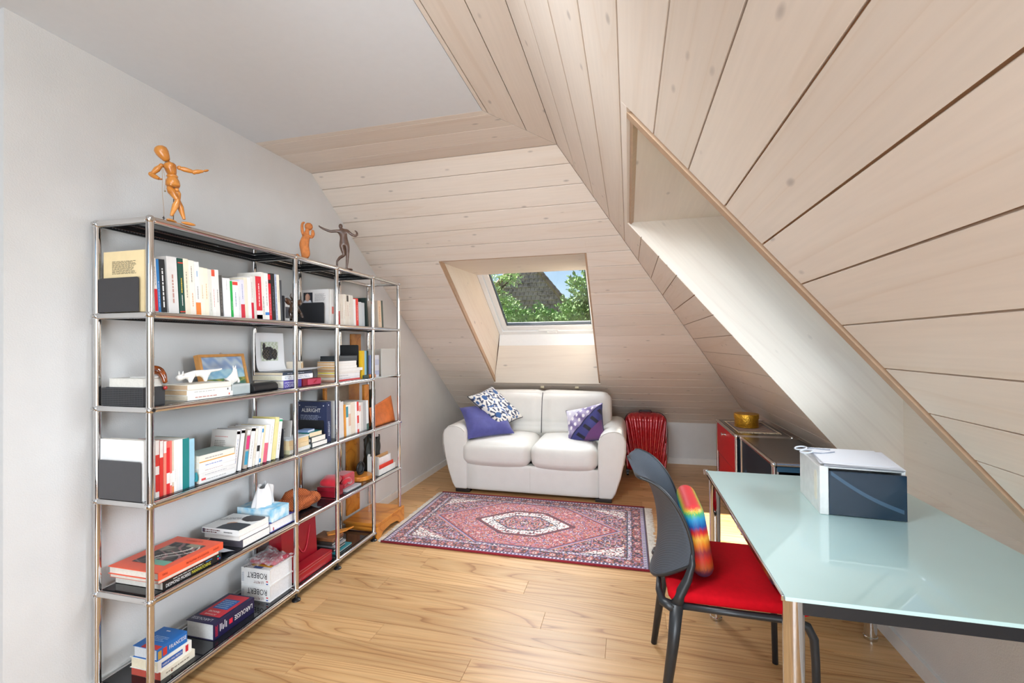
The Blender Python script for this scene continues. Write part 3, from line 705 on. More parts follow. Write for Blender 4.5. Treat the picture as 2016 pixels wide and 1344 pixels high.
# ---- third row (level .75)
bookend(-.006, 2, .208, .145, 'dark grey bookend at the near end of the third row', x1=-.035, col='4a4a4d')
TB3 = [
 (.0, .0145, .223, 'white book at the near end of the third row, behind the bookend', 'eeeeec', None, (.3, .8, 'b8b8b8')),
 (.015, .0245, .219, 'white book second from the near end of the third row', 'ecebe8', None, None),
 (.042, .0145, .214, 'white book with red blocks on the spine, third row', 'f0e8e4', [(.1, .4, 'd8302c'), (.55, .75, 'd83a30')], None),
 (.058, .0130, .210, 'red book with a white head, third row', 'e23a34', [(.7, 1, 'f0ece8')], None),
 (.073, .0110, .206, 'narrow salmon book in the third row', 'ee8a78', [(.78, 1, 'eee6e2')], None),
 (.0845, .0130, .203, 'bright red book with a white label, third row', 'dc2c30', [(.2, .4, 'f2eeea'), (.88, 1, 'e86a60')], None),
 (.0979, .0080, .203, 'narrow pinkish red book in the third row', 'e8766c', [(.15, .38, 'f2eeea')], None),
 (.1062, .0075, .201, 'thin beige book in the third row', 'd8c8b4', [(.2, .42, 'f4f2ee'), (0, .12, 'e88a50')], None),
 (.114, .0115, .202, 'white book left of three pale books, third row', 'f0efec', None, (.2, .5, 'c8c8c8')),
 (.126, .0103, .202, 'white-grey book second left of the teal one, third row', 'e4e6e6', None, None),
 (.1365, .0130, .201, 'pale blue-white book touching the teal one, third row', 'dfe6ea', None, None),
 (.15, .028, .200, 'dark teal book in the third row', '1d7f80', None, None),
 (.1785, .0225, .193, 'light blue book in the third row', '9cc8dc', None, None)]
for y, t, h, lab, col, sp, tx in TB3: upright(y, t, h, lab, col, 2, G3, spine=sp, txt=tx, d=.215 if y < .04 else .17, x=-.03)
TB3b = [(.386, .0185, .187, 'grey-backed white book, first of the leaning row, third row', 'cfcac4', [(0, 1, 'f0eeec'), (.9, .97, 'e04a60')], (.2, .8, '7a88b0')),
 (.411, .0215, .187, 'white book with a pink dot, second of the leaning row', 'c9c9cc', [(0, 1, 'f2f1ef'), (.9, .97, 'e87888')], None),
 (.446, .0195, .176, 'grey-brown book with pink and blue lettering, leaning row', 'b8aca0', [(.88, 1, 'f0eeea'), (.5, .85, 'd83a78'), (.1, .45, '3a98b8')], None),
 (.469, .0255, .185, 'white book with a pink dot left of the two thin cream books', 'd2cdc6', [(0, 1, 'efeeec'), (.9, .97, 'e86a78')], (.2, .8, 'b0b0b0')),
 (.4975, .0135, .174, 'thin cream book, fifth of the leaning row', 'ece4d6', None, (.2, .7, 'b0a898')),
 (.513, .0185, .184, 'white book with a black motif on its spine, leaning row', 'eeeeee', [(.35, .5, '2a2a2a')], None),
 (.535, .0110, .181, 'thin white book with a blue patch near its top, leaning row', 'f0f0ee', [(.83, .93, '2a88c8'), (.05, .15, '2a88c8')], None),
 (.547, .0110, .183, 'thin yellowish book left of the pink-footed book', 'e8dcb8', None, None),
 (.559, .025, .180, 'white book with a pink lower half, leaning row', 'f0ecea', [(0, .52, 'e06a80')], None),
 (.588, .0250, .204, 'tall white book left of the two tallest leaning books', 'f2f1ef', None, (.4, .9, 'c8c0b8')),
 (.615, .0270, .209, 'yellow-green tall book with white face, leaning row', 'e2d68c', [(.0, 1., 'e8dea0')], None),
 (.6435, .0235, .198, 'white book with a green dot, last of the leaning row', 'f2f1ee', [(.93, .98, '28a070')], (.2, .8, 'b8b8a8'))]
for k, (y, t, h, lab, col, sp, tx) in enumerate(TB3b):
    upright(y, t-.0015, h, lab, col, 2, G3, spine=sp, txt=tx, tilt=-8., d=.14, x=-.03, z=LV[2]+.0132+math.sin(math.radians(8))*t, cover_print=cover_block(.15, .6, .35, .75, 10, '8a8680', (.82, 'c05048')) if k == 0 else None)
bookend(.698, 2, .11, .143, 'black bookend leaning at the end of the leaning row', x1=-.03, col='2a2b30')
upright(.79, .009, .165, 'grey back cover of a book leaning behind the small stack', 'bdbab6', 2, G3, d=.15, x=-.075, tilt=-6, z=LV[2]+.0145, cover_print=cover_block(.2, .8, .6, .75, 3, '7c7a78'))
r = upright(1.045, .0395, .237, 'navy book with silver title in capitals, third row', '2a3252', 2, G3, d=.215, x=-.03, hard=.0025)
text(r, 'ALBRIGHT', (-.1075, 0, .187), (1, 0, 0), (0, 0, 1), .022, 'e6e6e6', width=.13)
text(r, 'MADELEINE', (-.1075, 0, .207), (1, 0, 0), (0, 0, 1), .007, 'b8bcc8', width=.08)
for u in (-.19, -.025): quad('dot', r, (u, 0, .212), (1, 0, 0), (0, 0, 1), .006, .006, 'f0f0f0')
printlines(r, (-.18, 0, .11), (1, 0, 0), (0, 0, 1), .145, .05, 6, '9aa2b8')
text(r, 'ALBRIGHT', (0, .02, .078), (0, 0, 1), (0, -1, 0), .016, 'd8dce8', width=.09); quad('dot', r, (0, .015, .215), (0, 1, 0), (0, 0, 1), .006, .006, 'f0f0f0')
bookend(1.038, 2, .20, .13, 'black bookend in front of the navy titled book', x1=-.045, col='1f1f23')
TB3c = [(1.1595, .027, .230, 'white tall book just right of the second bay post, third row', 'f0efec', None, None), (1.187, .025, .222, 'second tall white book left of the orange book, third row', 'e6e4e0', None, None),
 (1.2195, .018, .200, 'orange-yellow book in the third row', 'e0983c', None, None), (1.2385, .0235, .194, 'white and teal book right of the orange-yellow one', 'e6ebe8', [(.6, .95, '3a8a98')], None),
 (1.263, .025, .194, 'off-white book with reddish motif, third row third bay', 'e9e4d8', [(.3, .7, 'd8b8a0')], None), (1.2895, .0475, .205, 'thick cream book in the third bay, third row', 'e2d6c4', None, None),
 (1.3385, .019, .204, 'white book left of the red one, third row third bay', 'f0efee', None, None), (1.3595, .0190, .201, 'red book with white stripes, third row third bay', 'dc4038', [(.1, .3, 'f0e0dc'), (.55, .7, 'f0e8e4')], None),
 (1.38, .0215, .192, 'white book right of the red striped one', 'ece8e4', [(.7, .9, 'e8a098')], None), (1.403, .0245, .192, 'grey-white book near the fourth post, third row', 'd8d5d0', None, None),
 (1.43, .034, .199, 'grey book with pale spine near the fourth post', 'b8b8b8', None, None), (1.466, .0275, .196, 'white folder at the right end of the third bay, third row', 'f0f2f0', [(.0, .2, '4a6a60')], None)]
for y, t, h, lab, col, sp, tx in TB3c: upright(y, t, h, lab, col, 2, G3, spine=sp, txt=tx, tilt=2., d=.15)

# ================================================================ OBJECTS ON THE SHELVES
def ZS(l): return LV[l]+.0131
def lying(y0, y1, x0, x1, z, t, label, cover, group=None, pages='ece5d6', hard=.0014, spine_side='+x', name='book', yaw=0., rough=.4, band=None):
    """book lying flat; spine towards +x (room) or -y (camera). Returns root in world axes with parts"""
    r = thing(name, label, 'book', ((x0+x1)/2, (y0+y1)/2, z), group, (0, 0, yaw))
    hx, hy = (x1-x0)/2, (y1-y0)/2; k = hard; c = MB(); e = .0 if hard < .002 else .003
    c.box((-hx, -hy, 0), (hx, hy, k)); c.box((-hx, -hy, t-k), (hx, hy, t))
    pb = [-hx+.001+e, -hy+.001+e, hx-.001-e, hy-.001-e]
    if spine_side == '+x': c.box((hx-k, -hy, k), (hx, hy, t-k)); pb[2] = hx-k-.0003
    elif spine_side == '-y': c.box((-hx, -hy, k), (hx, -hy+k, t-k)); pb[1] = -hy+k+.0003
    elif spine_side == '-x': c.box((-hx, -hy, k), (-hx+k, hy, t-k)); pb[0] = -hx+k+.0003
    c.build('cover', M(cover, rough, var=.03), r, bevel=.0005, seg=1)
    MB().box((pb[0], pb[1], k+.0002), (pb[2], pb[3], t-k-.0002)).build('page_block', PAGES(pages), r)
    if band:
        for a, b, col in band: quad('spine_band', r, (hx, -hy+a*2*hy, 0.0002), (0, 1, 0), (0, 0, 1), (b-a)*2*hy, t-.0004, col)
    r['hx'] = hx; r['hy'] = hy; return r
# ---------------- second row (z = 1.10)
z = ZS(3)
t = thing('mesh_tray', 'black perforated metal tray box at the near end of the second row', 'tray', (-.13, .04, z))
mb = MB(); mb.box((-.235, -.003, z), (-.03, .0, z+.066)); mb.box((-.235, .076, z), (-.03, .079, z+.066)); mb.box((-.235, 0, z), (-.232, .076, z+.066)); mb.box((-.033, 0, z), (-.03, .076, z+.066)); mb.box((-.232, 0, z), (-.033, .076, z+.002))
mb.build('tray_body', M('3c3d40', .5), t)
h = MB()
for i in range(26):
    for k in range(9): h.box((-.232+i*.0078, -.0036, z+.004+k*.0068), (-.2285+i*.0078, -.0031, z+.0075+k*.0068))
h.build('perforation', M('1b1c1e', .8, var=0), t)['kind'] = 'stuff'
MB().box((-.225, .006, z+.066), (-.04, .078, z+.068)).build('lid_sheet', M('55575a', .5), t)
lying(.004, .076, -.205, -.04, z+.0682, .034, 'pale grey notebook lying on the black perforated tray', 'c9c8c2', pages='dcdad2', spine_side='-x')
r = lying(.02, .075, -.125, -.036, z+.1024, .004, 'thin white booklet on the grey notebook', 'f0efec', pages='f4f4f2')
AMB = M('8a4218', .08, var=.5, vscale=60, coat=.8, trans=.25)
g = thing('amber_figurine', 'glossy amber brown glass animal lying on the pale notebook', 'figurine', (-.055, .06, z+.1066))
skin_obj('body', [((-.075, .052, z+.128), .020), ((-.055, .06, z+.132), .021), ((-.035, .066, z+.126), .017), ((-.026, .072, z+.104), .012), ((-.022, .074, z+.078), .009)], [(0, 1), (1, 2), (2, 3), (3, 4)], AMB, g)
MB().ball((-.022, .074, z+.062), .008, 10).build('foot', M('a01c18', .1, coat=.8), g, smooth=True)
for k, (c, tt, dx) in enumerate((('efeee8', .0215, 0), ('eceae4', .021, .004), ('efe6d6', .0205, .001))):
    zz = z+sum((.0215, .021, .0205)[:k])+.0002*k
    r = lying(.162, .376-.004*k, -.155, -.018-dx, zz, tt, ['lowest white paperback under the white cat figurine', 'middle white paperback in the stack under the white cat', 'cream paperback directly under the white walking cat'][k], c, 'three paperbacks under the white cat', pages=['e2d6c0', 'c9ac88', 'cbb090'][k])
    hx, hy = r['hx'], r['hy']
    if k < 2: printlines(r, (hx, -hy*.7, tt*.35), (0, 1, 0), (0, 0, 1), hy*1.2, tt*.35, 1, ['c07868', 'b8b8b4'][k], name='spine_lettering'); quad('mark', r, (hx, hy*.8, tt*.3), (0, 1, 0), (0, 0, 1), .006, tt*.4, ['d8604a', '4a4a4a'][k])
CATW = M('ebe8e2', .6, var=.06, vscale=90, bump=.5, bscale=130)
zc = z+.0636
g = thing('cat_figurine', 'white plaster walking cat with a long straight tail on three paperbacks', 'figurine', (-.07, .25, zc))
def Y(a): return .165+a
skin_obj('body', [((-.07, Y(.118), zc+.042), .0145), ((-.07, Y(.085), zc+.043), .0145), ((-.07, Y(.05), zc+.040), .0145), ((-.07, Y(.03), zc+.036), .0105), ((-.07, Y(.008), zc+.030), (.0155, .014)), ((-.07, Y(-.008), zc+.024), .011),
  ((-.062, Y(.047), zc+.018), .008), ((-.062, Y(.045), zc+.004), .0075), ((-.078, Y(.058), zc+.018), .008), ((-.078, Y(.062), zc+.004), .0075),
  ((-.062, Y(.118), zc+.02), .0095), ((-.062, Y(.116), zc+.004), .0075), ((-.078, Y(.128), zc+.02), .0095), ((-.078, Y(.132), zc+.004), .0075),
  ((-.07, Y(.15), zc+.05), .0065), ((-.07, Y(.19), zc+.052), .005), ((-.07, Y(.205), zc+.056), .003)],
  [(0, 1), (1, 2), (2, 3), (3, 4), (4, 5), (2, 6), (6, 7), (2, 8), (8, 9), (0, 10), (10, 11), (0, 12), (12, 13), (0, 14), (14, 15), (15, 16)], CATW, g)
for s in (-1, 1): MB().tube([(-.07+s*.008, Y(.012), zc+.036), (-.07+s*.011, Y(.012), zc+.055)], [.0055, .0012], 8).build('ear', CATW, g, smooth=True)
b = thing('box', 'grey cardboard box under the white seated cat', 'box', (-.06, .425, z))
MB().box((-.10, .378, z), (-.02, .475, z+.047)).build('box_body', M('b4bcbc', .5), b, bevel=.001, seg=1); quad('box_front', b, (-.02, .38, z+.002), (0, 1, 0), (0, 0, 1), .093, .036, 'a9b3b4')
zc = z+.0472
g = thing('cat_figurine', 'white plaster seated cat on the grey box', 'figurine', (-.055, .41, zc))
skin_obj('body', [((-.055, .40, zc+.016), .019), ((-.055, .392, zc+.012), .018), ((-.055, .418, zc+.032), .0175), ((-.055, .424, zc+.052), .0105), ((-.055, .424, zc+.066), .0095), ((-.055, .420, zc+.076), .0045),
   ((-.047, .432, zc+.022), .008), ((-.045, .436, zc+.004), .0065), ((-.062, .434, zc+.022), .008), ((-.064, .438, zc+.004), .0065)], [(1, 0), (0, 2), (2, 3), (3, 4), (4, 5), (2, 6), (6, 7), (2, 8), (8, 9)], CATW, g)
for s in (-1, 1): MB().tube([(-.055+s*.005, .422, zc+.07), (-.055+s*.007, .421, zc+.084)], [.004, .001], 8).build('ear', CATW, g, smooth=True)
# framed landscape leaning on the wall
pf = thing('picture_frame', 'small landscape painting in a light wood frame leaning behind the white cats', 'picture', (-.188, .515, z), None, (math.radians(0), math.radians(-12), math.radians(6)))
fw_, fh_ = .285, .185
WF = M('d89a55', .45, var=.12, vscale=25)
for nm, a, b_ in (('frame_bar', (-.02, -fw_/2, 0), (.008, fw_/2, .013)), ('frame_bar', (-.02, -fw_/2, fh_-.013), (.008, fw_/2, fh_)), ('frame_bar', (-.02, -fw_/2, .013), (.008, -fw_/2+.013, fh_-.013)), ('frame_bar', (-.02, fw_/2-.013, .013), (.008, fw_/2, fh_-.013))):
    MB().box(a, b_).build(nm, WF, pf, bevel=.001, seg=1)
def land(u, v):
    n = .5+.5*math.sin(u*9+v*17+math.sin(u*23+v*5)*1.3); m = .5+.5*math.sin(u*31-v*27+math.sin(v*40)*2)
    if v > .62: return mix3(mix3((.55, .66, .82), (.78, .84, .88), n), (.52, .56, .66), max(0, (.8-abs(u-.35)*2)*(1-abs(v-.72)*6)))
    if v > .34: return mix3((.52, .72, .84), (.72, .86, .9), n*.8+.2*m)
    if v > .22: return mix3((.30, .48, .30), (.70, .66, .34), m)
    return mix3(mix3((.20, .44, .36), (.45, .66, .62), n), (.62, .50, .40), m*.4)
picture('painting', pf, (.0, -fw_/2+.0125, .0125), (0, 1, 0), (0, 0, 1), fw_-.025, fh_-.025, land, 60, 40)
MB().tube([(0, -.006, fh_), (0, -.004, fh_+.007), (0, .004, fh_+.007), (0, .006, fh_)], .0012, 6).build('hanging_loop', CHROME, pf)
# black glasses case
g = thing('spectacle_case', 'black rounded spectacle case lying at the front of the second row', 'case', (-.06, .6, z))
prof = [(.0, 0), (.062, 0), (.065, .008), (.062, .026), (.05, .037), (.03, .041), (.012, .037), (.002, .024), (-.002, .01)]
MB().prism(prof, (-.095, .51, z), (1, 0, 0), (0, 0, 1), (0, .155, 0)).build('case_body', M('1c1c1e', .4, bump=.2, bscale=400), g, bevel=.003)
MB().prism([(a*.94+.0018, b*.93+.0014) for a, b in prof], (-.095, .5095, z), (1, 0, 0), (0, 0, 1), (0, -.0014, 0)).build('end_cap', M('2c2d2f', .35), g)
MB().prism([(a*.94+.0018, b*.93+.0014) for a, b in prof], (-.095, .6668, z), (1, 0, 0), (0, 0, 1), (0, -.0014, 0)).build('end_cap', M('8a8c8c', .35), g)
# stack with papers behind
r = lying(.70, .832, -.215, -.03, z, .04, 'purple spined thick book at the bottom of the paper-covered stack', '5a4fa0', 'books under the cat picture', pages='d9d3c4'); text(r, 'LOGIE', (r['hx'], -.028, .013), (0, 1, 0), (0, 0, 1), .016, 'e8e6f4', width=.06); printlines(r, (r['hx'], -.06, .022), (0, 1, 0), (0, 0, 1), .09, .012, 1, 'c8c4e0')
r = lying(.695, .93, -.22, -.035, z+.0402, .026, 'white spined thick book in the middle of the paper-covered stack', 'eeeef0', 'books under the cat picture', pages='d2ccb4'); printlines(r, (r['hx'], -.1, .005), (0, 1, 0), (0, 0, 1), .19, .018, 2, 'a8b4c4', ragged=.1)
r = lying(.70, .925, -.215, -.035, z+.0664, .0165, 'dark navy spined book at the top of the paper-covered stack', '2f3c4e', 'books under the cat picture', pages='cfc0a6'); printlines(r, (r['hx'], -.08, .004), (0, 1, 0), (0, 0, 1), .16, .008, 1, 'aab4c0')
zt_ = z+.0832
pp = thing('paper_sheet', 'white sheet printed with a black cat photo curling up against the wall', 'paper', (-.2, .83, zt_))
def sheet(y0, y1, zz, bend, nm, x1, lift, par, sd):
    def fn(u, v):
        s = v*(bend); R = .06
        lx = x1-(-XW-.035+x1)*0
        flat = x1-(-.205)
        L = v*(flat+R*PI/2+.15)
        if L < flat: return (x1-L, y0+(y1-y0)*u+sd*L, zz+lift*math.sin(u*5)*(1-v)*.5+abs(lift)*.5)
        a = (L-flat)/R
        if a < PI/2*.93: return (-.205-R*math.sin(a)*.45, y0+(y1-y0)*u+sd*flat, zz+R*(1-math.cos(a))+abs(lift)*.2)
        e = L-flat-R*PI/2*.93; return (-.205-R*math.sin(PI/2*.93)*.45-e*.05, y0+(y1-y0)*u+sd*flat, zz+R*(1-math.cos(PI/2*.93))+e)
    return MB().grid(fn, 10, 30).build(nm, M('f1f1f2', .6, var=0), par, smooth=True)
sheet(.735, .94, zt_, 1, 'sheet', -.10, .002, pp, -.02)
def catp(u, v):
    n = .5+.5*math.sin(u*30+v*11+math.sin(v*31)*1.5)
    d = ((u-.42)/.38)**2+((v-.4)/.36)**2; d2 = ((u-.8)/.16)**2+((v-.35)/.3)**2; e = ((u-.15)/.1)**2+((v-.75)/.2)**2
    if d < 1 or d2 < 1 or e < 1: return mix3((.10, .10, .11), (.32, .31, .33), n*.7) if (math.sin(u*40)*math.sin(v*37) < .93) else (.7, .62, .35)
    return mix3((.72, .76, .66), (.86, .88, .84), n)
picture('cat_photo', pp, (-.2285, .765, zt_+.055), (0, 1, 0), (0, 0, 1), .12, .105, catp, 40, 34)
pp2 = thing('paper_sheet', 'loose white sheets lying across the navy book under the curled sheet', 'paper', (-.1, .86, zt_+.0001))
MB().grid(lambda u, v: (-.20+.175*v, .78+.20*u+.03*v, zt_+.0035+.010*u*u*(.4+v*.6)), 10, 8).build('sheet', M('eeeef1', .6, var=0), pp2, smooth=True)
# red drawer box
b = thing('drawer_box', 'small dark red cardboard box with a little drawer on the second row', 'box', (-.055, .92, z))
MB().box((-.105, .835, z), (-.02, .98, z+.038)).build('sleeve', M('7e1626', .45), b, bevel=.001, seg=1)
MB().box((-.02, .868, z+.003), (-.0155, .977, z+.035)).build('drawer', M('b03a52', .5), b, bevel=.001, seg=1)
MB().prism([(0, 0), (.02, .009), (.022, .018), (.002, .008)], (-.0155, .913, z+.012), (0, 1, 0), (0, 0, 1), (.003, 0, 0)).build('ribbon_pull', M('9a1428', .7), b)
r = upright(.925, .018, .128, 'narrow white and gold standing book behind the red drawer box', 'e8dcc8', 3, None, d=.1, x=-.045, tilt=4, z=ZS(3), pages='e8e0d0'); r.location = (-.126, .955, ZS(3)+.0015); quad('spine_band', r, (0, .001, .03), (0, 1, 0), (0, 0, 1), .005, .09, 'b8863a'); quad('spine_band', r, (0, .012, .005), (0, 1, 0), (0, 0, 1), .005, .12, 'b8863a')
# big horizontal stack of paperbacks
SK = [(.009, 'd84a4c', 'd8c8a8', 'red spined book at the bottom of the tall paperback stack'), (.013, 'e4e6e8', 'e4dcc8', 'white paperback second from the bottom of the tall stack'), (.022, 'ecebea', 'c8a276', 'thick white paperback third from the bottom of the tall stack'), (.012, 'e9e4de', 'd4c048', 'white paperback with yellowish pages in the tall stack'),
      (.019, 'eeece8', 'b78f62', 'white paperback fifth from the bottom of the tall stack'), (.017, 'f0eeea', 'c69c68', 'white paperback sixth from the bottom of the tall stack'), (.015, 'efece6', 'c9a276', 'white paperback seventh from the bottom of the tall stack'), (.014, 'f0efec', 'c29866', 'white paperback at the top of the pale part of the tall stack')]
zz = z
for k, (tt, c, pg, lab) in enumerate(SK):
    w = .245 if k < 4 else (.275 if k == 4 else .205)
    r = lying(1.135+random.uniform(0, .006), 1.14+w, -.165, -.022-random.uniform(0, .008), zz, tt, lab, c, 'paperbacks in the tall flat stack', pages=pg)
    if k in (1, 2): printlines(r, (r['hx'], -r['hy']*.9, tt*.3), (0, 1, 0), (0, 0, 1), r['hy']*1.1, tt*.35, 1, '8090a0' if k == 1 else 'b0b0ae')
    zz += tt+.0003
for k in range(2):
    b = thing('storage_box', ['lower dark grey slim case on the tall paperback stack', 'upper dark grey slim case on the tall paperback stack'][k], 'box', (-.1, 1.25, zz), 'dark slim cases on the paperback stack')
    MB().box((-.15, 1.145+.004*k, zz), (-.03, 1.36, zz+.016)).build('case_body', M('4a5257' if k else '42494e', .45), b, bevel=.001, seg=1); quad('end_label', b, (-.15, 1.145+.004*k, zz+.001), (1, 0, 0), (0, 0, 1), .12, .014, '26292b'); zz += .0163
bookend(1.405, 3, .14, .225, 'tall black bookend left of the yellow book, second row', x1=-.05, col='202224')
upright(1.418, .026, .186, 'bright yellow book on the second row', 'e4b92c', 3, G2, d=.13, x=-.03)
upright(1.445, .0235, .185, 'pale blue book between the yellow and dark green ones', '8fc4d8', 3, G2, d=.13, x=-.03)
upright(1.4695, .018, .185, 'dark green folder right of the pale blue book', '1f3a2c', 3, G2, d=.13, x=-.03, hard=.0022)
b = thing('box', 'small dark green block in front of the yellow book', 'box', (-.025, 1.43, z)); MB().box((-.026, 1.413, z), (-.012, 1.47, z+.022)).build('block', M('34463c', .5), b, bevel=.002)
b = thing('tape_roll', 'flat orange roll at the end of the second row', 'tape', (-.03, 1.53, z)); MB().lathe([(.016, 0), (.032, 0), (.034, .003), (.034, .018), (.032, .021), (.016, .021), (.016, 0)], (-.04, 1.535, z), 28).build('roll', M('e2802c', .5), b, smooth=True, angle=.6)
# ---------------- stack and small books in third row
z = ZS(2)
ST = [(.024, 'e9e9e7', 'lowest white paperback of the near third row stack'), (.017, 'e4e4e2', 'second white paperback of the near third row stack'), (.018, 'eaeae8', 'third white paperback of the near third row stack'), (.026, 'eeecea', 'white paperback below the top one, near third row stack'), (.029, 'e6e2d8', 'top paperback with a grey-green cover, near third row stack')]
zz = z
for k, (tt, c, lab) in enumerate(ST):
    r = lying(.217, .217+.172+random.uniform(0, .006), -.14, -.02-random.uniform(0, .006), zz, tt, lab, c, 'paperbacks stacked flat in the third row')
    printlines(r, (r['hx'], -r['hy']*.7, tt*.35), (0, 1, 0), (0, 0, 1), r['hy']*1.2, tt*.3, 1, ['b0b0ae', 'a8a8b0', 'c0a8a8', '7a90c8', 'a8a8a4'][k], name='spine_lettering')
    if k == 4: quad('cover_print', r, (-r['hx']+.002, -r['hy']+.002, tt), (1, 0, 0), (0, 1, 0), r['hx']*2-.004, r['hy']*2-.004, '7f8f88'); quad('spine_band', r, (r['hx'], -r['hy'], .0002), (0, 1, 0), (0, 0, 1), r['hy']*2, .004, 'e0a030')
    if k == 0: quad('mark', r, (r['hx'], -r['hy']*.9, tt*.5), (0, 1, 0), (0, 0, 1), .02, tt*.35, 'd84a4a')
    zz += tt+.0003
b = thing('teal_pouch', 'small teal cloth corner sticking out beside the stacked paperbacks', 'pouch', (-.028, .208, z))
skin_obj('cloth', [((-.03, .207, z+.012), .008), ((-.027, .209, z+.03), .006), ((-.03, .207, z+.052), .004)], [(0, 1), (1, 2)], M('1f7f88', .8), b)
SB3 = [(.022, 'c9c4a0', 'yellow-green paperback at the bottom of the stack by the second post'), (.022, 'e4cfa4', 'cream paperback in the middle of the stack by the second post'), (.026, 'dfc9a0', 'cream paperback with a dark label, stack by the second post'), (.007, 'cfd6d8', 'thin grey booklet on the stack by the second post')]
zz = z
for k, (tt, c, lab) in enumerate(SB3):
    r = lying(.735, .885+random.uniform(0, .008), -.12, -.024-random.uniform(0, .005), zz, tt, lab, c, 'paperbacks stacked by the second post', pages=['e9e6e0', 'e4cda4', 'e0c496', 'd0d4d6'][k], spine_side='-y')
    if k == 2: quad('spine_label', r, (-r['hx']+.01, -r['hy'], .004), (1, 0, 0), (0, 0, 1), .03, .014, '38425c')
    if k in (0, 1): quad('spine_label', r, (-r['hx']+.012, -r['hy'], .006), (1, 0, 0), (0, 0, 1), .025, .012, ['8a8a50', 'b09060'][k])
    zz += tt+.0003
SB4 = [(.026, '4a5254', 'white-edged paperback at the bottom of the stack before the navy book', 'f0ebe4'), (.03, '3a3c40', 'thick dark spined paperback in the stack before the navy book', 'efe6da'), (.026, '2f7f7a', 'teal covered paperback in the stack before the navy book', 'ead2b0'), (.012, '7f98c0', 'blue booklet on top of the stack before the navy book', 'dfe4ee')]
zz = z
for k, (tt, c, lab, pg) in enumerate(SB4):
    r = lying(.90, [1.03, 1.02, 1.0, .965][k], -.115, [-.016, -.02, -.03, -.05][k], zz, tt, lab, c, 'paperbacks stacked before the navy book', pages=pg, spine_side='-y', yaw=[0, 0, -.06, .1][k])
    if k in (0, 1): quad('spine_label', r, (r['hx']*.2, -r['hy'], tt*.2), (1, 0, 0), (0, 0, 1), .03, tt*.5, 'd0d4d4')
    zz += tt+.0003
# ---------------- fourth row (z = .40)
z = ZS(1)
r = lying(.055, .31, -.25, -.012, z, .030, 'black volume with white and yellow title under the red art book', '1b1b1d', 'large books at the near end of the fourth row', pages='e9e4da')
hx, hy = r['hx'], r['hy']
text(r, 'DESMOND MORRIS', (hx, -hy+.062, .011), (0, 1, 0), (0, 0, 1), .0125, 'f2f2f2', width=.1); text(r, 'MANWATCHING', (hx, -hy+.16, .011), (0, 1, 0), (0, 0, 1), .0125, 'e8e04a', width=.085)
printlines(r, (hx, -hy+.04, .021), (0, 1, 0), (0, 0, 1), .13, .006, 1, 'd0d0d0'); printlines(r, (hx, -hy+.18, .021), (0, 1, 0), (0, 0, 1), .035, .007, 1, '3a8ad0')
for k, (c, zz) in enumerate((('3ab8a0', .018), ('d8404a', .008), ('3a60c8', .008))): quad('logo_spot', r, (hx, hy-.02+(.008 if k == 2 else 0), zz), (0, 1, 0), (0, 0, 1), .006, .007, c)
r = lying(.04, .30, -.255, -.014, z+.0303, .014, 'pale book with an orange stripe under the red art book', 'e8663e', 'large books at the near end of the fourth row', pages='ebe6da', spine_side='-x')
r = lying(.035, .315, -.258, -.008, z+.0446, .030, 'large orange-red art book with a dark figurative cover, near end of fourth row', 'f0603f', None, pages='eae4d8', hard=.003)
hx, hy = r['hx'], r['hy']
def art(u, v):
    n = .5+.5*math.sin(u*13+v*9+math.sin(v*19+u*7)*1.6); m = math.sin(u*27-v*15+math.sin(u*11)*2)
    if u < .2 and v < .6: return (.45, .66, .58)
    if .55 < u < .8 and v > .62: return mix3((.62, .6, .54), (.35, .33, .3), n)
    if u > .86 and .1 < v < .5: return (.60, .58, .50)
    if abs(v-.45-.22*math.sin(u*6)) < .035 or abs(v-.3-.3*math.sin(u*5+1)) < .02: return (.85, .82, .78)
    return mix3((.16, .15, .15), (.40, .37, .35), n*.8) if m < .75 else (.55, .42, .42)
picture('cover_art', r, (hx-.035, -hy+.05, .0306), (0, 1, 0), (-1, 0, 0), 2*hy-.1, .165, art, 60, 40)
for s, yy, w in (('PARIS', -hy+.025, .02), ('REGARDS SUR MINOTAURE', .02, .10), ('GENEVE', hy-.035, .028)): text(r, s, (hx, yy, .016), (0, -1, 0), (0, 0, -1), .0085, '8a2818', width=w)
text(r, 'REGARDS SUR', (0, hy-.025, .0301), (1, 0, 0), (0, 1, 0), .009, 'b8402a', width=.09)
s_ = thing('plastic_sleeve', 'white plastic document sleeve sticking out beside the art books', 'sleeve', (-.05, .37, z))
MB().grid(lambda u, v: (-.2+.185*v, .325+.085*u*(1-.3*v*u), z+.004+.02*(1-u)*(v)), 8, 8).build('sheet', M('dfe4ea', .3), s_, smooth=True)
zz = z
for k, (tt, c, lab, ya, yb, xa, xb_, pg) in enumerate(((.036, '5a5660', 'thick lower book with white edges under the face-cover book', .425, .585, -.2, -.014, 'f0eeea'), (.022, 'e8e6e2', 'white middle book under the face-cover book', .41, .585, -.215, -.018, 'f2f1ee'), (.026, 'f1f0ee', 'white book with a man pictured on its cover, fourth row', .405, .58, -.225, -.016, 'efece6'))):
    r = lying(ya, yb, xa, xb_, zz, tt, lab, c, None, pages=pg, spine_side='-y'); zz += tt+.0003
hx, hy = r['hx'], r['hy']
def face(u, v):
    if u > .46 and v > .55 and (u-.74)**2/.075+(v-.82)**2/.06 < 1: return mix3((.14, .12, .12), (.30, .26, .24), v)
    if v < .45 and u > .35 and (u-.75)**2/.17+(v-.12)**2/.13 < 1: return (.24, .26, .28)
    if (u-.52)**2/.02+(v-.36)**2/.012 < 1: return (.78, .60, .48)
    return (.95, .95, .94)
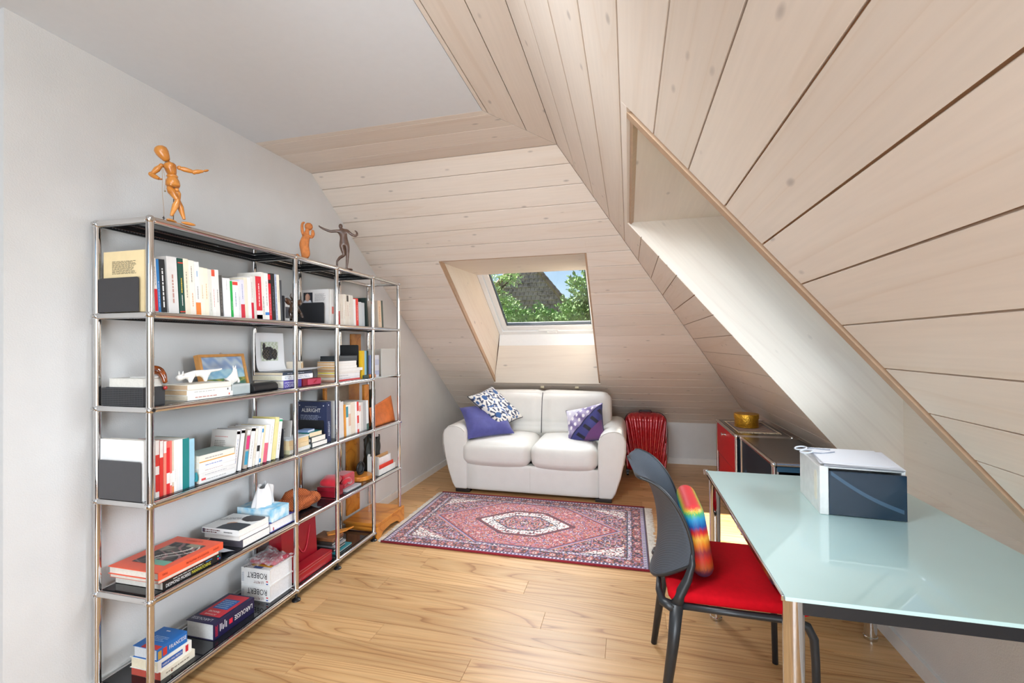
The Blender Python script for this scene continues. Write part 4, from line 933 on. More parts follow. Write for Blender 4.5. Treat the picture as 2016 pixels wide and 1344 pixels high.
picture('cover_art', r, (-hx+.002, -hy+.002, .0265), (1, 0, 0), (0, 1, 0), 2*hx-.004, 2*hy-.004, face, 60, 50)
for q, (a, b_) in enumerate((('JE SAVAIS', .6), ('RIEN DANS MA PEAU', .45))): text(r, a, (-hx*.45, hy*(b_-.25), .027), (.94, .34, 0), (-.34, .94, 0), .013, '3a3a40', width=.075 if q == 0 else .10)
printlines(r, (-hx*.92, -hy, .004), (1, 0, 0), (0, 0, 1), .1, .018, 2, '6a3a34'); quad('spine_label', r, (-hx+.004, -hy, .004), (1, 0, 0), (0, 0, 1), .014, .018, '38405c'); printlines(r, (hx*.2, -hy, .008), (1, 0, 0), (0, 0, 1), .06, .01, 1, '707070')
r = lying(.592, .755, -.155, -.016, z, .046, 'white-edged book with a violet-blue cover under the tissue box', '4a4a9c', None, pages='f2f1f0', hard=.0025, spine_side='-x'); quad('ribbon_mark', r, (r['hx']-.003, -r['hy']+.02, .004), (0, 1, 0), (0, 0, 1), .006, .016, 'c02838')
zb_ = z+.0462+.001
tb = thing('tissue_box', 'pale blue cloud-patterned tissue box with a tissue pulled out', 'tissue box', (-.12, .655, zb_))
def tis(): 
    m, N, L, P = nt_new('cloud_card'); tc = N.new('ShaderNodeTexCoord'); n = N.new('ShaderNodeTexNoise'); n.inputs['Scale'].default_value = 22; n.inputs['Detail'].default_value = 2
    L.new(tc.outputs['Object'], n.inputs['Vector']); L.new(ramp(N, L, n.outputs[0], [(.36, lin('7cc4e6')), (.5, lin('b5dcee')), (.62, lin('dcecf2'))]), P.inputs['Base Color']); P.inputs['Roughness'].default_value = .45; return m
TIS = tis()
MB().box((-.225, .60, zb_), (-.012, .715, zb_+.062)).build('carton', TIS, tb, bevel=.0015, seg=1)
MB().lathe([(.0, .0), (.038, 0), (.038, .0006), (0, .0006)][:3], (-.12, .655, zb_+.0622), 24).build('slot', M('c8d6dc', .3), tb)
def tissue(u, v):
    a = 2*PI*u; r0 = .034*(1-v)**.8+.012+.018*v*abs(math.sin(a*1.5+.5)); f = 1+.28*math.sin(5*a+3*v)*v+.12*math.sin(9*a)
    return (-.12+r0*f*math.cos(a)*.9+.012*v, .655+r0*f*math.sin(a)*1.2-.004*v, zb_+.0635+.10*v**.9+.012*math.sin(3*a+1)*v)
MB().grid(tissue, 48, 14).build('tissue', M('f0f0f0', .9, var=0), tb, smooth=True)
# knitted hat
h_ = thing('knit_hat', 'rust-orange knitted hat folded on the fourth row', 'hat', (-.1, .905, z))
m, N, L, P = nt_new('rust_knit'); tc = N.new('ShaderNodeTexCoord'); wv = N.new('ShaderNodeTexWave'); wv.inputs['Scale'].default_value = 55; wv.inputs['Distortion'].default_value = 3; wv.bands_direction = 'DIAGONAL'
L.new(tc.outputs['Object'], wv.inputs['Vector']); L.new(ramp(N, L, wv.outputs[0], [(0, lin('8e4420')), (1, lin('cf7340'))]), P.inputs['Base Color']); P.inputs['Roughness'].default_value = .95
bn = N.new('ShaderNodeBump'); bn.inputs['Strength'].default_value = .6; bn.inputs['Distance'].default_value = .003; L.new(wv.outputs[0], bn.inputs['Height']); L.new(bn.outputs[0], P.inputs['Normal'])
mb = rbox_mb((-.118, .910, z+.0415), (.15, .205, .055), .026, (.004, .006, .012), 18)
mb.v = [(v[0]+.005*math.sin(v[1]*70), v[1]+.006*math.sin(v[0]*60+v[2]*50), v[2]+(.007*math.sin(v[1]*55+v[0]*30) if v[2] > z+.04 else 0)) for v in mb.v]
mb.build('folded_body', m, h_, smooth=True)
MB().tube([(-.165, .845, z+.052), (-.150, .868, z+.082), (-.125, .905, z+.092), (-.105, .945, z+.075), (-.09, .985, z+.050)], [.018, .027, .031, .027, .015], 16).build('fold', m, h_, smooth=True)
MB().tube([(-.055, .825, z+.040), (-.050, .87, z+.058), (-.050, .92, z+.060), (-.052, .975, z+.040)], [.012, .019, .020, .012], 14).build('fold', m, h_, smooth=True)
# red boxes
b = thing('gift_box', 'dark red lidded box on the fourth row', 'box', (-.09, 1.15, z))
MB().box((-.15, 1.115, z), (-.03, 1.20, z+.036)).build('box_body', M('8c1424', .4), b, bevel=.002); MB().box((-.152, 1.113, z+.036), (-.028, 1.202, z+.058)).build('box_lid', M('9a1a2c', .4), b, bevel=.002)
VEL = M('b81026', .8, sheen=.5, var=.15)
b = thing('pouch', 'crimson fabric pouch lying on the dark red box', 'pouch', (-.09, 1.16, z+.0605))
rbox_mb((-.092, 1.165, z+.084), (.105, .11, .040), .018, (.0, .0, .012), 8, Euler((.12, .1, .3)).to_matrix()).build('pouch_body', VEL, b, smooth=True)
b = thing('velvet_box', 'red velvet box standing on a grey card right of the red lidded box', 'box', (-.09, 1.28, z))
MB().box((-.145, 1.235, z+.012), (-.05, 1.36, z+.098)).build('box_body', VEL, b, bevel=.012, seg=3); MB().tube([(-.045, 1.22, z+.05), (-.035, 1.235, z+.068), (-.03, 1.262, z+.07), (-.035, 1.28, z+.05)], .016, 10).build('bow', VEL, b, smooth=True)
MB().box((-.17, 1.225, z), (-.02, 1.385, z+.0115)).build('grey_card', M('b8b8bc', .4), b, bevel=.001, seg=1)
# ---------------- bottom row (z = .05)
z = ZS(0)
r = lying(.065, .205, -.18, -.035, z, .032, 'cream dictionary with a red cover edge, bottom of the near stack on the lowest shelf', 'ece6d4', None, pages='e8d8b8', spine_side='+x')
printlines(r, (r['hx'], -.05, .01), (0, 1, 0), (0, 0, 1), .1, .012, 1, 'a09888'); quad('front_edge', r, (-r['hx'], -r['hy'], .001), (1, 0, 0), (0, 0, 1), r['hx']*2, .03, 'c8584a'); quad('mark', r, (r['hx'], -.03, .008), (0, 1, 0), (0, 0, 1), .006, .012, '9a5030')
r = lying(.058, .195, -.18, -.04, z+.0323, .042, 'white pocket dictionary with a blue title band, middle of the near stack', 'eeeee8', None, pages='e6dcc2', hard=.002)
quad('title_band', r, (r['hx'], -.055, .010), (0, 1, 0), (0, 0, 1), .085, .020, '2a5cb0'); quad('title_band', r, (r['hx'], .042, .008), (0, 1, 0), (0, 0, 1), .012, .026, 'd02838'); text(r, "HARRAP'S MINI FRENCH", (r['hx'], -.0125, .020), (0, 1, 0), (0, 0, 1), .009, 'f2f2f2', width=.078, lift=.0016)
r = lying(.058, .18, -.165, -.045, z+.0746, .044, 'blue pocket dictionary with red corner on top of the near stack', '1f6fbf', None, pages='cfd4d8', hard=.002)
text(r, 'FRANCESE', (r['hx'], .022, .024), (0, 1, 0), (0, 0, 1), .015, 'f4f4f4', width=.07); quad('title_band', r, (r['hx'], -.038, .006), (0, 1, 0), (0, 0, 1), .016, .03, 'd03a34'); quad('medallion', r, (r['hx'], -.057, .004), (0, 1, 0), (0, 0, 1), .014, .03, 'c8a050')
quad('title_band', r, (-.02, -r['hy'], .0442), (1, 0, 0), (0, 1, 0), .08, .022, 'd03a34'); printlines(r, (-.03, -.02, .0442), (1, 0, 0), (0, 1, 0), .07, .03, 4, 'a8c8e8'); printlines(r, (-.02, .035, .0442), (1, 0, 0), (0, 1, 0), .02, .012, 1, 'e8eef4')
r = lying(.30, .52, -.195, -.045, z, .072, 'navy and red French dictionary lying on the lowest shelf', '1f1c44', None, pages='d6d8d8', hard=.0025)
hx, hy = r['hx'], r['hy']
text(r, 'LAROUSSE', (hx, .048, .038), (0, -1, 0), (0, 0, -1), .022, 'f2f2f4', width=.10); quad('spine_mark', r, (hx, -.03, .026), (0, 1, 0), (0, 0, 1), .018, .022, 'e02a44')
for k in range(5): quad('spine_bar', r, (hx, -.078+k*.008, .024+.004*(k % 2)), (0, 1, 0), (0, 0, 1), .0035, .032-.006*(k % 3), 'e8e8f0')
printlines(r, (hx, -.088, .012), (0, 0, 1), (0, -1, 0), .05, .014, 3, 'd82a48')
quad('cover_panel', r, (-hx+.02, -hy+.045, .0722), (1, 0, 0), (0, 1, 0), .115, .165, 'c9313e'); quad('cover_panel', r, (-hx+.035, -hy+.10, .0724), (1, 0, 0), (0, 1, 0), .082, .075, '2f62a8', lift=.001)
printlines(r, (-hx+.04, -hy+.105, .0724), (1, 0, 0), (0, 1, 0), .072, .065, 5, '9ab8d8', lift=.0016)
text(r, 'DICTIONNAIRE', (-.005, -hy+.058, .0724), (-1, 0, 0), (0, -1, 0), .009, 'f0dcd8', width=.06); text(r, 'FRANCAIS', (-.005, -hy+.078, .0724), (-1, 0, 0), (0, -1, 0), .012, 'f0e4e0', width=.06); text(r, 'LAROUSSE', (-.01, -hy+.022, .0722), (-1, 0, 0), (0, -1, 0), .016, 'c8c8d4', width=.11)
for k in range(2):
    zz = z+.0795*k
    r = lying(.605, .765, -.205, -.032, zz, .079, ['lower thick white dictionary with its spine towards the room corner', 'upper thick white dictionary under a plastic-wrapped red packet'][k], 'eeeeec', 'pair of thick white dictionaries', pages='e9eaec', hard=.003, spine_side='-y')
    hx, hy = r['hx'], r['hy']
    text(r, 'ROBERT', (.010, -hy, .046), (-1, 0, 0), (0, 0, -1), .028, '26262a', width=.118); text(r, 'LE PETIT', (.020, -hy, .014), (-1, 0, 0), (0, 0, -1), .012, '7a3830', width=.06)
    quad('logo_block', r, (hx-.022, -hy, .006), (1, 0, 0), (0, 0, 1), .011, .006, '2a50a0'); quad('logo_block', r, (hx-.022, -hy, .012), (1, 0, 0), (0, 0, 1), .011, .006, 'f6f6f6'); quad('logo_block', r, (hx-.022, -hy, .018), (1, 0, 0), (0, 0, 1), .011, .006, 'd02a30')
    printlines(r, (-hx+.018, -hy, .01), (0, 0, 1), (-1, 0, 0), .05, .014, 2, 'a0a8b8')
quad('cover_panel', r, (-.02, -.075, .0792), (1, 0, 0), (0, 1, 0), .05, .02, '4a6aa8'); quad('cover_panel', r, (-.05, -.055, .0792), (1, 0, 0), (0, 1, 0), .12, .03, 'e0b040'); text(r, 'PETIT', (-.055, -.066, .0794), (.5, .86, 0), (-.86, .5, 0), .014, '2a2a2e', width=.04)
pk = thing('red_packet', 'red folded cloth in crumpled clear plastic on the white dictionaries', 'packet', (-.115, .69, z+.1595))
rbox_mb((-.115, .70, z+.170), (.155, .115, .019), .008, (0, 0, .003)).build('cloth', M('a83a4a', .8, var=.2), pk, smooth=True)
def film():
    m, N, L, P = nt_new('clear_film'); out = N['Material Output']; N.remove(P)
    t = N.new('ShaderNodeBsdfTransparent'); g_ = N.new('ShaderNodeBsdfPrincipled'); g_.inputs['Base Color'].default_value = (.9, .9, .92, 1); g_.inputs['Roughness'].default_value = .12
    tc = N.new('ShaderNodeTexCoord'); n = N.new('ShaderNodeTexNoise'); n.inputs['Scale'].default_value = 45; n.inputs['Detail'].default_value = 3; L.new(tc.outputs['Object'], n.inputs['Vector'])
    bn = N.new('ShaderNodeBump'); bn.inputs['Strength'].default_value = .8; bn.inputs['Distance'].default_value = .01; L.new(n.outputs[0], bn.inputs['Height']); L.new(bn.outputs[0], g_.inputs['Normal'])
    x = N.new('ShaderNodeMixShader'); L.new(ramp(N, L, n.outputs[0], [(.4, (.10, .10, .10)), (.65, (.42, .42, .42))]), x.inputs[0]); L.new(t.outputs[0], x.inputs[1]); L.new(g_.outputs[0], x.inputs[2]); L.new(x.outputs[0], out.inputs[0]); return m
FILM = film()
def crum(u, v):
    e = max(abs(2*u-1), abs(2*v-1)); wob = .006*math.sin(u*23+v*11)+.005*math.sin(v*31-u*17)
    return (-.118+.090*(2*u-1)*(1+.10*math.sin(v*7)), .695+.07*(2*v-1)*(1+.12*math.sin(u*6)), z+.1875+wob*.7-(max(0, e-.72)/.28)*.018+.022*math.exp(-((u-.3)**2+(v-.75)**2)*25))
MB().grid(crum, 34, 28).build('plastic_wrap', FILM, pk, smooth=True)
# red gift bag and red box
RB = M('9c1222', .35, var=.05, coat=.15)
bg_ = thing('gift_bag', 'red paper carrier bag with rope handle on the lowest shelf', 'bag', (-.1, .9, z))
x0, x1, y0, y1, hh = -.205, -.10, .775, 1.05, .265
mb = MB()
def bagpt(u, v):  # around the rim, v up
    s = u*4; k = int(s) % 4; f = s-int(s); k2 = (k+1) % 4; C4 = [(x0, y0), (x1, y0), (x1, y1), (x0, y1)]
    a, b_ = C4[k], C4[k2]; px, py = a[0]+(b_[0]-a[0])*f, a[1]+(b_[1]-a[1])*f
    cx_ = (x0+x1)/2
    return (cx_+(px-cx_)*(1-.30*v)+.012*v*math.sin(py*20)*0, py, z+hh*v)
mb.grid(bagpt, 32, 6); mb.build('bag_body', RB, bg_)
MB().box((x0+.001, y0+.001, z), (x1-.001, y1-.001, z+.001)).build('bag_base', RB, bg_)
for xx in ((x1+x0)/2+(x1-x0)/2*.7+.003, (x1+x0)/2-(x1-x0)/2*.7-.003):
    if xx > -.14: pts = [(xx, .868, z+.225)]+[(xx+.012*math.sin(PI*k/12), .868+.13*k/12, z+.225-.125*math.sin(PI*k/12)) for k in range(1, 12)]+[(xx, .998, z+.225)]
    else: pts = [(xx-.003, .868, z+.225)]+[(xx-.005, .868+.13*k/12, z+.225-.1*math.sin(PI*k/12)) for k in range(1, 12)]+[(xx-.003, .998, z+.225)]
    MB().tube(pts, .0028, 8).build('rope_handle', M('d23a4e', .7), bg_, smooth=True)
    for yy in (.868, .998): MB().ball((xx, yy, z+.225), .0045, 8).build('handle_knot', M('d23a4e', .7), bg_, smooth=True)
b = thing('gift_box', 'long flat red box in front of the red carrier bag', 'box', (-.055, .93, z))
MB().box((-.096, .79, z), (-.02, 1.075, z+.045)).build('box_body', M('a81424', .3), b, bevel=.0015, seg=1); MB().box((-.097, .789, z+.0452), (-.019, 1.076, z+.060)).build('box_lid', M('a01222', .3), b, bevel=.0015, seg=1); quad('lid_line', b, (-.019, .79, z+.0445), (0, 1, 0), (0, 0, 1), .285, .0012, 'd8a0a0', lift=.0012)
# wallets and magazines in the third bay, bottom row
zz = z
for k, (c, tt, xa, xb_, ya, yb, lab, nm) in enumerate((('2f7f88', .012, -.21, -.03, 1.13, 1.29, 'teal folder at the bottom of the pile in the third bay, lowest shelf', 'folder'), ('2a2c30', .022, -.2, -.05, 1.13, 1.25, 'black wallet stack layer above the teal folder', 'organizer'), ('8f9298', .014, -.2, -.045, 1.135, 1.25, 'grey magazine layer above the black wallet', 'magazine'), ('3a3430', .022, -.2, -.06, 1.13, 1.24, 'dark brown diary below the tan wallet', 'diary'), ('8a5a3a', .02, -.2, -.055, 1.135, 1.24, 'tan leather wallet on top of the pile in the third bay', 'wallet'))):
    o = thing(nm, lab, nm, ((xa+xb_)/2, (ya+yb)/2, zz)); MB().box((xa, ya, zz), (xb_, yb, zz+tt)).build('body', M(c, .45, var=.1), o, bevel=.003); MB().box((xb_-.002, ya+.004, zz+tt*.3), (xb_+.0008, yb-.004, zz+tt*.6)).build('edge', M('b8b4ae' if k != 4 else '6a4028', .6), o); zz += tt+.0003
o = thing('wooden_spoon_rest', 'leaf-shaped orange wooden tray lying on the wallet pile', 'tray', (-.09, 1.26, zz)); MB().prism([(-.05, 0), (-.02, .05), (.04, .10), (.06, .13), (.05, .06), (.02, .0), (-.02, -.03)], (-.10, 1.20, zz), (1, 0, 0), (0, 1, 0), (0, 0, .008)).build('blade', PLY, o, bevel=.002)

# ================================================================ SHELF END: PLYWOOD STAND AND ITS THINGS
st = thing('plywood_stand', 'honey plywood stand with upright board and round tray behind the shelf end', 'stand', (-.09, 1.7, 0))
mb = MB(); arch = [(0, 0), (.04, 0), (.08, .028), (.18, .04), (.28, .028), (.32, 0), (.385, 0), (.385, .085), (0, .085)]
mb.prism(arch, (.004, 1.515, 0), (0, 1, 0), (0, 0, 1), (.014, 0, 0)); mb.build('front_apron', PLY, st, bevel=.002).color = tintc()
MB().box((-.25, 1.515, .086), (.020, 1.90, .106)).build('base_board', PLY, st, bevel=.003).color = tintc()
for yy in (1.53, 1.87): MB().box((-.24, yy, 0), (.003, yy+.018, .0855)).build('base_leg', PLY, st).color = tintc()
up_ = MB().prism([(0, .1062), (.16, .1062), (.16, 1.0), (.185, 1.3), (.185, 1.42), (.06, 1.42), (.06, 1.3), (0, 1.0)], (-.287, 1.60, 0), (0, 1, 0), (0, 0, 1), (.012, 0, 0)).build('upright_board', PLY, st, bevel=.002); up_.color = tintc()
# ---- things at the end of the shelf
g = thing('round_tray', 'half-round orange plywood tray on the fourth shelf by the shelf end', 'tray', (-.12, 1.46, ZS(1)))
MB().prism([(.085*math.cos(a)-.0, .095*math.sin(a)) for a in [2*PI*k/28 for k in range(28)]], (-.125, 1.508, ZS(1)), (0, 1, 0), (1, 0, 0), (0, 0, .028)).build('board', PLY, g, bevel=.003).color = tintc()
gs = MB().box((XB+.012, 1.512, 1.104), (-.010, 1.848, 1.110)).build('glass_shelf', M('c4ccca', .08, var=0, trans=.0, coat=.5), unit)
def frosted(name, c, a):
    m, N, L, P = nt_new(name); out = N['Material Output']; t = N.new('ShaderNodeBsdfTransparent'); P.inputs['Base Color'].default_value = lin(c)+(1,); P.inputs['Roughness'].default_value = .25
    x = N.new('ShaderNodeMixShader'); x.inputs[0].default_value = a; L.new(t.outputs[0], x.inputs[1]); L.new(P.outputs[0], x.inputs[2]); L.new(x.outputs[0], out.inputs[0]); return m
FRO = frosted('frosted_acrylic', 'cfcfcb', .72)
g = thing('acrylic_holder', 'frosted grey acrylic letter holder in the last bay of the second row', 'holder', (-.05, 1.74, 1.1103))
rr = .03; P_ = [(0, 0), (.2-rr, 0)]+[(.2-rr+rr*math.sin(a), rr-rr*math.cos(a)) for a in (.4, .8, 1.2)]+[(.2, rr), (.2, .2), (0, .2)]
MB().prism(P_, (-.018, 1.635, 1.1103), (0, 1, 0), (0, 0, 1), (.004, 0, 0)).build('front_plate', FRO, g); MB().prism(P_, (-.12, 1.635, 1.1103), (0, 1, 0), (0, 0, 1), (.004, 0, 0)).build('back_plate', FRO, g)
MB().box((-.116, 1.64, 1.1103), (-.0185, 1.80, 1.114)).build('floor_plate', FRO, g)
for k, (c, y0, w) in enumerate((('8f98c0', 1.535, .028), ('dfe3ee', 1.566, .062))):
    upright(y0, w, .155, ['violet-grey folder at the end of the second row', 'white and lilac folder at the end of the second row'][k], c, 3, G2, d=.10, x=-.03, spine=[(.1, .3, ['c0c6e0', 'b8c4e0'][k]), (.55, .8, ['7680b0', 'c4cce4'][k])], z=1.1104)
lth = M('c8682a', .5, var=.18, vscale=18, bump=.3, bscale=90)
g = thing('leather_envelope', 'orange leather envelope standing in the last bay of the third row', 'envelope', (-.04, 1.69, ZS(2)))
def env(u, v): return (-.03-.012*math.sin(PI*u)*math.sin(PI*v*.8)-.03*v, 1.535+.315*u-.012*v*(u-.3), ZS(2)+v*(.135+.055*u**1.5))
mb = MB(); mb.grid(env, 16, 10); ob = mb.build('front_flap', lth, g, smooth=True); sm = ob.modifiers.new('thickness', 'SOLIDIFY'); sm.thickness = .004; sm.offset = -1
MB().prism([(0, 0), (.31, 0), (.325, .17), (.02, .125)], (-.075, 1.535, ZS(2)), (0, 1, 0), (0, 0, 1), (.004, 0, 0)).build('back_panel', lth, g)
g = thing('plywood_offcut', 'narrow orange plywood board standing behind the leather envelope', 'board', (-.14, 1.62, ZS(2))); MB().box((-.15, 1.60, ZS(2)), (-.13, 1.66, ZS(2)+.29)).build('board', PLY, g, bevel=.002).color = tintc()
g = thing('black_folder', 'black folder standing beside the narrow plywood board', 'folder', (-.14, 1.69, ZS(2))); MB().box((-.15, 1.675, ZS(2)), (-.12, 1.73, ZS(2)+.25)).build('folder_body', M('23261f', .5), g, bevel=.004)
g = thing('framed_panel', 'brown wood-framed panel leaning behind the books in the third bay', 'picture', (-.23, 1.43, ZS(2)))
MB().box((-.242, 1.29, ZS(2)), (-.227, 1.315, ZS(2)+.32)).build('frame_bar', PLY, g); MB().box((-.242, 1.315, ZS(2)), (-.230, 1.56, ZS(2)+.33)).build('panel_board', M('9c8a76', .3, var=.25, vscale=9), g); 
mg = thing('magazine_holder', 'white tilted magazine tray with papers at the end of the fourth row', 'magazine tray', (-.06, 1.76, ZS(1)))
MB().prism([(0, 0), (.0, .13), (.012, .145), (.03, .14), (.03, .1), (.24, .11), (.24, 0)], (-.11, 1.60, ZS(1)), (0, 1, 0), (0, 0, 1), (.006, 0, 0)).build('rear_side', M('dcdcd8', .35), mg)
MB().prism([(0, .0), (0, .04), (.23, .04), (.23, 0)], (-.02, 1.60, ZS(1)), (0, 1, 0), (0, 0, 1), (.005, 0, 0)).build('front_side', M('e6e6e2', .35), mg); MB().box((-.104, 1.60, ZS(1)), (-.02, 1.84, ZS(1)+.004)).build('tray_floor', M('dcdcd8', .35), mg)
MB().box((-.104, 1.60, ZS(1)+.004), (-.02, 1.606, ZS(1)+.13)).build('end_wall', M('d2d4d0', .35), mg)
for k, (c, h_, nm) in enumerate((('c89a68', .115, 'wooden edged picture'), ('f0f0ee', .10, 'white'), ('e0402c', .055, 'bright red'))):
    o = thing('leaflet', nm+' leaflet standing in the white magazine tray', 'leaflet', (-.08+.022*k, 1.72, ZS(1)+.0045)); MB().box((-.085+.022*k, 1.625, ZS(1)+.0045), (-.078+.022*k, 1.83, ZS(1)+.0045+h_)).build('sheet_stack', M(c, .5), o)
o = thing('headphones', 'black headphones lying on the half-round plywood tray', 'headphones', (-.11, 1.51, ZS(1)+.0285))
zz = ZS(1)+.0285
MB().tube([(-.10, 1.50+.04*math.cos(a), zz+.0468+.04*math.sin(a)) for a in [2*PI*k/20 for k in range(20)]], .0065, 8, closed=True).build('headband', BLACK, o, smooth=True); MB().tube([(-.125, 1.53+.03*math.cos(a), zz+.038+.03*math.sin(a)) for a in [2*PI*k/16 for k in range(16)]], .008, 8, closed=True).build('ear_pad', BLACK, o, smooth=True); MB().cyl((-.135, 1.53, zz+.038), (-.12, 1.53, zz+.038), .026, 16).build('ear_cup', M('3a3f46', .25), o, smooth=True, angle=.6)
o = thing('black_bag', 'crumpled dark green-black bag behind the magazine tray', 'bag', (-.17, 1.76, ZS(1)))
def cb_(u, v): a = 2*PI*u; k = 1+.10*math.sin(5*a+7*v)+.06*math.sin(11*a-9*v); return (-.18+.05*k*math.cos(a), 1.775+.065*k*math.sin(a), ZS(1)+.235*v+.015*v*math.sin(3*a))
MB().grid(cb_, 40, 16).build('bag_body', M('272b24', .5, var=.4, vscale=30), o, smooth=True)

# ================================================================ FIGURINES ON TOP OF THE SHELF
ZT = 1.8129
CAMP = Vector((1.698, -1.2845, 1.3266))
def figure_plane(bx, by):
    """positions read as (y,z) on the plane x=-.1 are moved onto an upright plane through (bx,by) that faces the viewer, so figures keep true proportions"""
    B = Vector((bx, by, 0)); d = Vector((bx-CAMP.x, by-CAMP.y, 0)).normalized()
    def f(y, z, x=-.03):
        r = Vector((-.1, y, z))-CAMP; rh = Vector((r.x, r.y, 0))
        t = ((B-Vector((CAMP.x, CAMP.y, 0))).dot(d)-(x+.03))/rh.dot(d); q = CAMP+r*t; q.z += .003; return q
    return f
MANW = wood('varnished_beech', lin('a8641f'), lin('c07a30'), lin('cf8b3f'), .3, .3, ring=6, coat=.3, tint=.05)
mq = thing('artist_mannequin', 'jointed wooden artist mannequin striding with one arm outstretched on the shelf top', 'mannequin', (-.03, .1, ZT))
def lim(nm, a, b, prof, mat=MANW, n=14, flat=1.):
    a, b = Vector(a), Vector(b); d = b-a; q = d.to_track_quat('Z', 'Y').to_matrix().to_4x4(); q.translation = a; L_ = d.length
    pr = [(0, 0)]+[(r, t*L_) for t, r in prof]+[(0, L_)]
    return MB().lathe(pr[1:-1], (0, 0, 0), n, q @ Matrix.Scale(flat, 4, (0, 1, 0)) if flat != 1 else q).build(nm, mat, mq, smooth=True, angle=1.2)
D = figure_plane(-.018, .10)
egg = [(.0, .006), (.08, .012), (.3, .0175), (.55, .0225), (.78, .0225), (.92, .016), (1, .004)]
lim('head', D(.146, 2.078), D(.108, 2.126), egg)
MB().ball(D(.152, 2.073), .0085, 12).build('neck_ball', MANW, mq, smooth=True)
lim('chest', D(.166, 2.030), D(.152, 2.072), [(0, .017), (.12, .021), (.5, .026), (.8, .029), (.95, .024), (1, .012)], flat=.75)
lim('waist', D(.166, 2.018), D(.165, 2.031), [(0, .016), (.5, .0195), (1, .015)])
lim('pelvis', D(.169, 1.982), D(.166, 2.022), [(0, .024), (.2, .0285), (.6, .0265), (.9, .02), (1, .015)], flat=.85)
quad('pale_patch', mq, D(.157, 1.987, -.0035), (0, 1, 0), (-.25, 0, 1), .0235, .022, 'e8cfae')  # paler patch on the front of the pelvis
for c_ in ((.121, 2.052), (.196, 2.071), (.080, 2.003), (.262, 2.077), (.152, 1.978), (.184, 1.976)): MB().ball(D(*c_), .0085, 12).build('joint_ball', MANW, mq, smooth=True)
arm = [(0, .006), (.15, .0085), (.6, .0095), (1, .0055)]; fore = [(0, .0095), (.3, .0095), (.8, .006), (1, .005)]
lim('upper_arm', D(.200, 2.071), D(.258, 2.077), [(0, .0065), (.3, .0095), (.8, .008), (1, .006)]); lim('forearm', D(.262, 2.078), D(.305, 2.097), [(0, .0075), (.4, .0085), (1, .005)]); lim('hand', D(.304, 2.097), D(.333, 2.112), [(0, .004), (.4, .0085), (.8, .0075), (1, .002)], flat=.5)
lim('upper_arm', D(.118, 2.049), D(.084, 2.005), [(0, .0065), (.4, .0105), (1, .0065)]); lim('forearm', D(.082, 2.001), D(.112, 1.996, -.012), [(0, .0085), (.5, .009), (1, .005)]); lim('hand', D(.112, 1.996, -.012), D(.126, 1.998, -.01), [(0, .004), (.4, .007), (1, .003)], flat=.5)
lim('thigh', D(.153, 1.974), D(.186, 1.936, -.018), [(0, .0105), (.3, .0145), (.75, .0105), (1, .008)]); lim('shin', D(.188, 1.930, -.02), D(.161, 1.862, -.02), [(0, .0085), (.3, .0115), (.85, .0065), (1, .005)]); MB().ball(D(.188, 1.933, -.018), .0085, 10).build('joint_ball', MANW, mq, smooth=True)
lim('thigh', D(.184, 1.972, -.04), D(.190, 1.935, -.045), [(0, .0095), (.3, .0135), (.75, .0105), (1, .008)]); lim('shin', D(.192, 1.929, -.045), D(.217, 1.862, -.042), [(0, .0085), (.3, .0115), (.85, .0065), (1, .005)]); MB().ball(D(.191, 1.932, -.045), .0085, 10).build('joint_ball', MANW, mq, smooth=True)
def foot(c, yaw): 
    m = Matrix.Translation(c) @ Matrix.Rotation(yaw, 4, 'Z') @ Matrix.Diagonal((.0095, .027, .0065, 1)); MB().ball((0, 0, 0), 1, 14, mat=m).build('foot', MANW, mq, smooth=True)
f1 = D(.163, 1.846, -.022); f1.z = ZT+.0068; foot(f1, .3); f2 = D(.236, 1.846, -.035); f2.z = ZT+.0068; foot(f2, -.2)
rodb = D(.170, 1.85, -.055)
MB().cyl((rodb.x, rodb.y, ZT), (rodb.x, rodb.y+.002, D(.17, 1.985).z), .0016, 8).build('support_rod', M('6a5a48', .3, .8), mq, smooth=True, angle=.6); MB().lathe([(.0, 0), (.03, 0), (.03, .004), (.0, .004)][1:3], (rodb.x, rodb.y, ZT), 24).build('stand_disc', MANW, mq)
BEAD = M('b08a58', .3, .4)
ch = thing('bead_necklace', 'thin bead rosary with a small cross hanging from the mannequin shoulder', 'necklace', D(.118, 1.835, .004))
mb = MB()
top = D(.122, 2.05, -.008); n_ = 46
for k in range(n_):
    t = k/(n_-1); mb.ball((top.x+.010*t, top.y+.0015*math.sin(t*9), top.z-(top.z-ZT-.016)*t), .0014, 6)
for k in range(24):
    t = k/23; mb.ball((top.x+.008*t, top.y+.009*math.sin(min(1, t*1.15)*2.6)+.002, top.z-(.092)*t), .0014, 6)
mb.build('bead_strand', BEAD, ch, smooth=True)['kind'] = 'stuff'
cx_ = top+Vector((.010, 0, 0)); cx_.z = ZT+.0085
MB().box((cx_.x-.001, cx_.y-.0012, ZT+.0003), (cx_.x+.001, cx_.y+.0012, ZT+.0165)).box((cx_.x-.001, cx_.y-.005, ZT+.0085), (cx_.x+.001, cx_.y+.005, ZT+.011)).build('cross', M('4a4a4c', .3, .9), ch); MB().ball((top.x+.008, top.y+.007, top.z-.094), .0035, 8).build('medal', M('8a7a5a', .3, .8), ch, smooth=True)
for k in range(1): MB().tube([D(.150+.014*math.cos(a), 2.070+.005*math.sin(a), -.03+.017*math.sin(a)) for a in [2*PI*q/24 for q in range(24)]], .0016, 6, closed=True).build('neck_loop', M('a8a8a4', .2, .9), ch, smooth=True)
CLAY = M('b9703a', .85, var=.22, vscale=45, bump=.6, bscale=220)
E2 = figure_plane(-.034, .885)
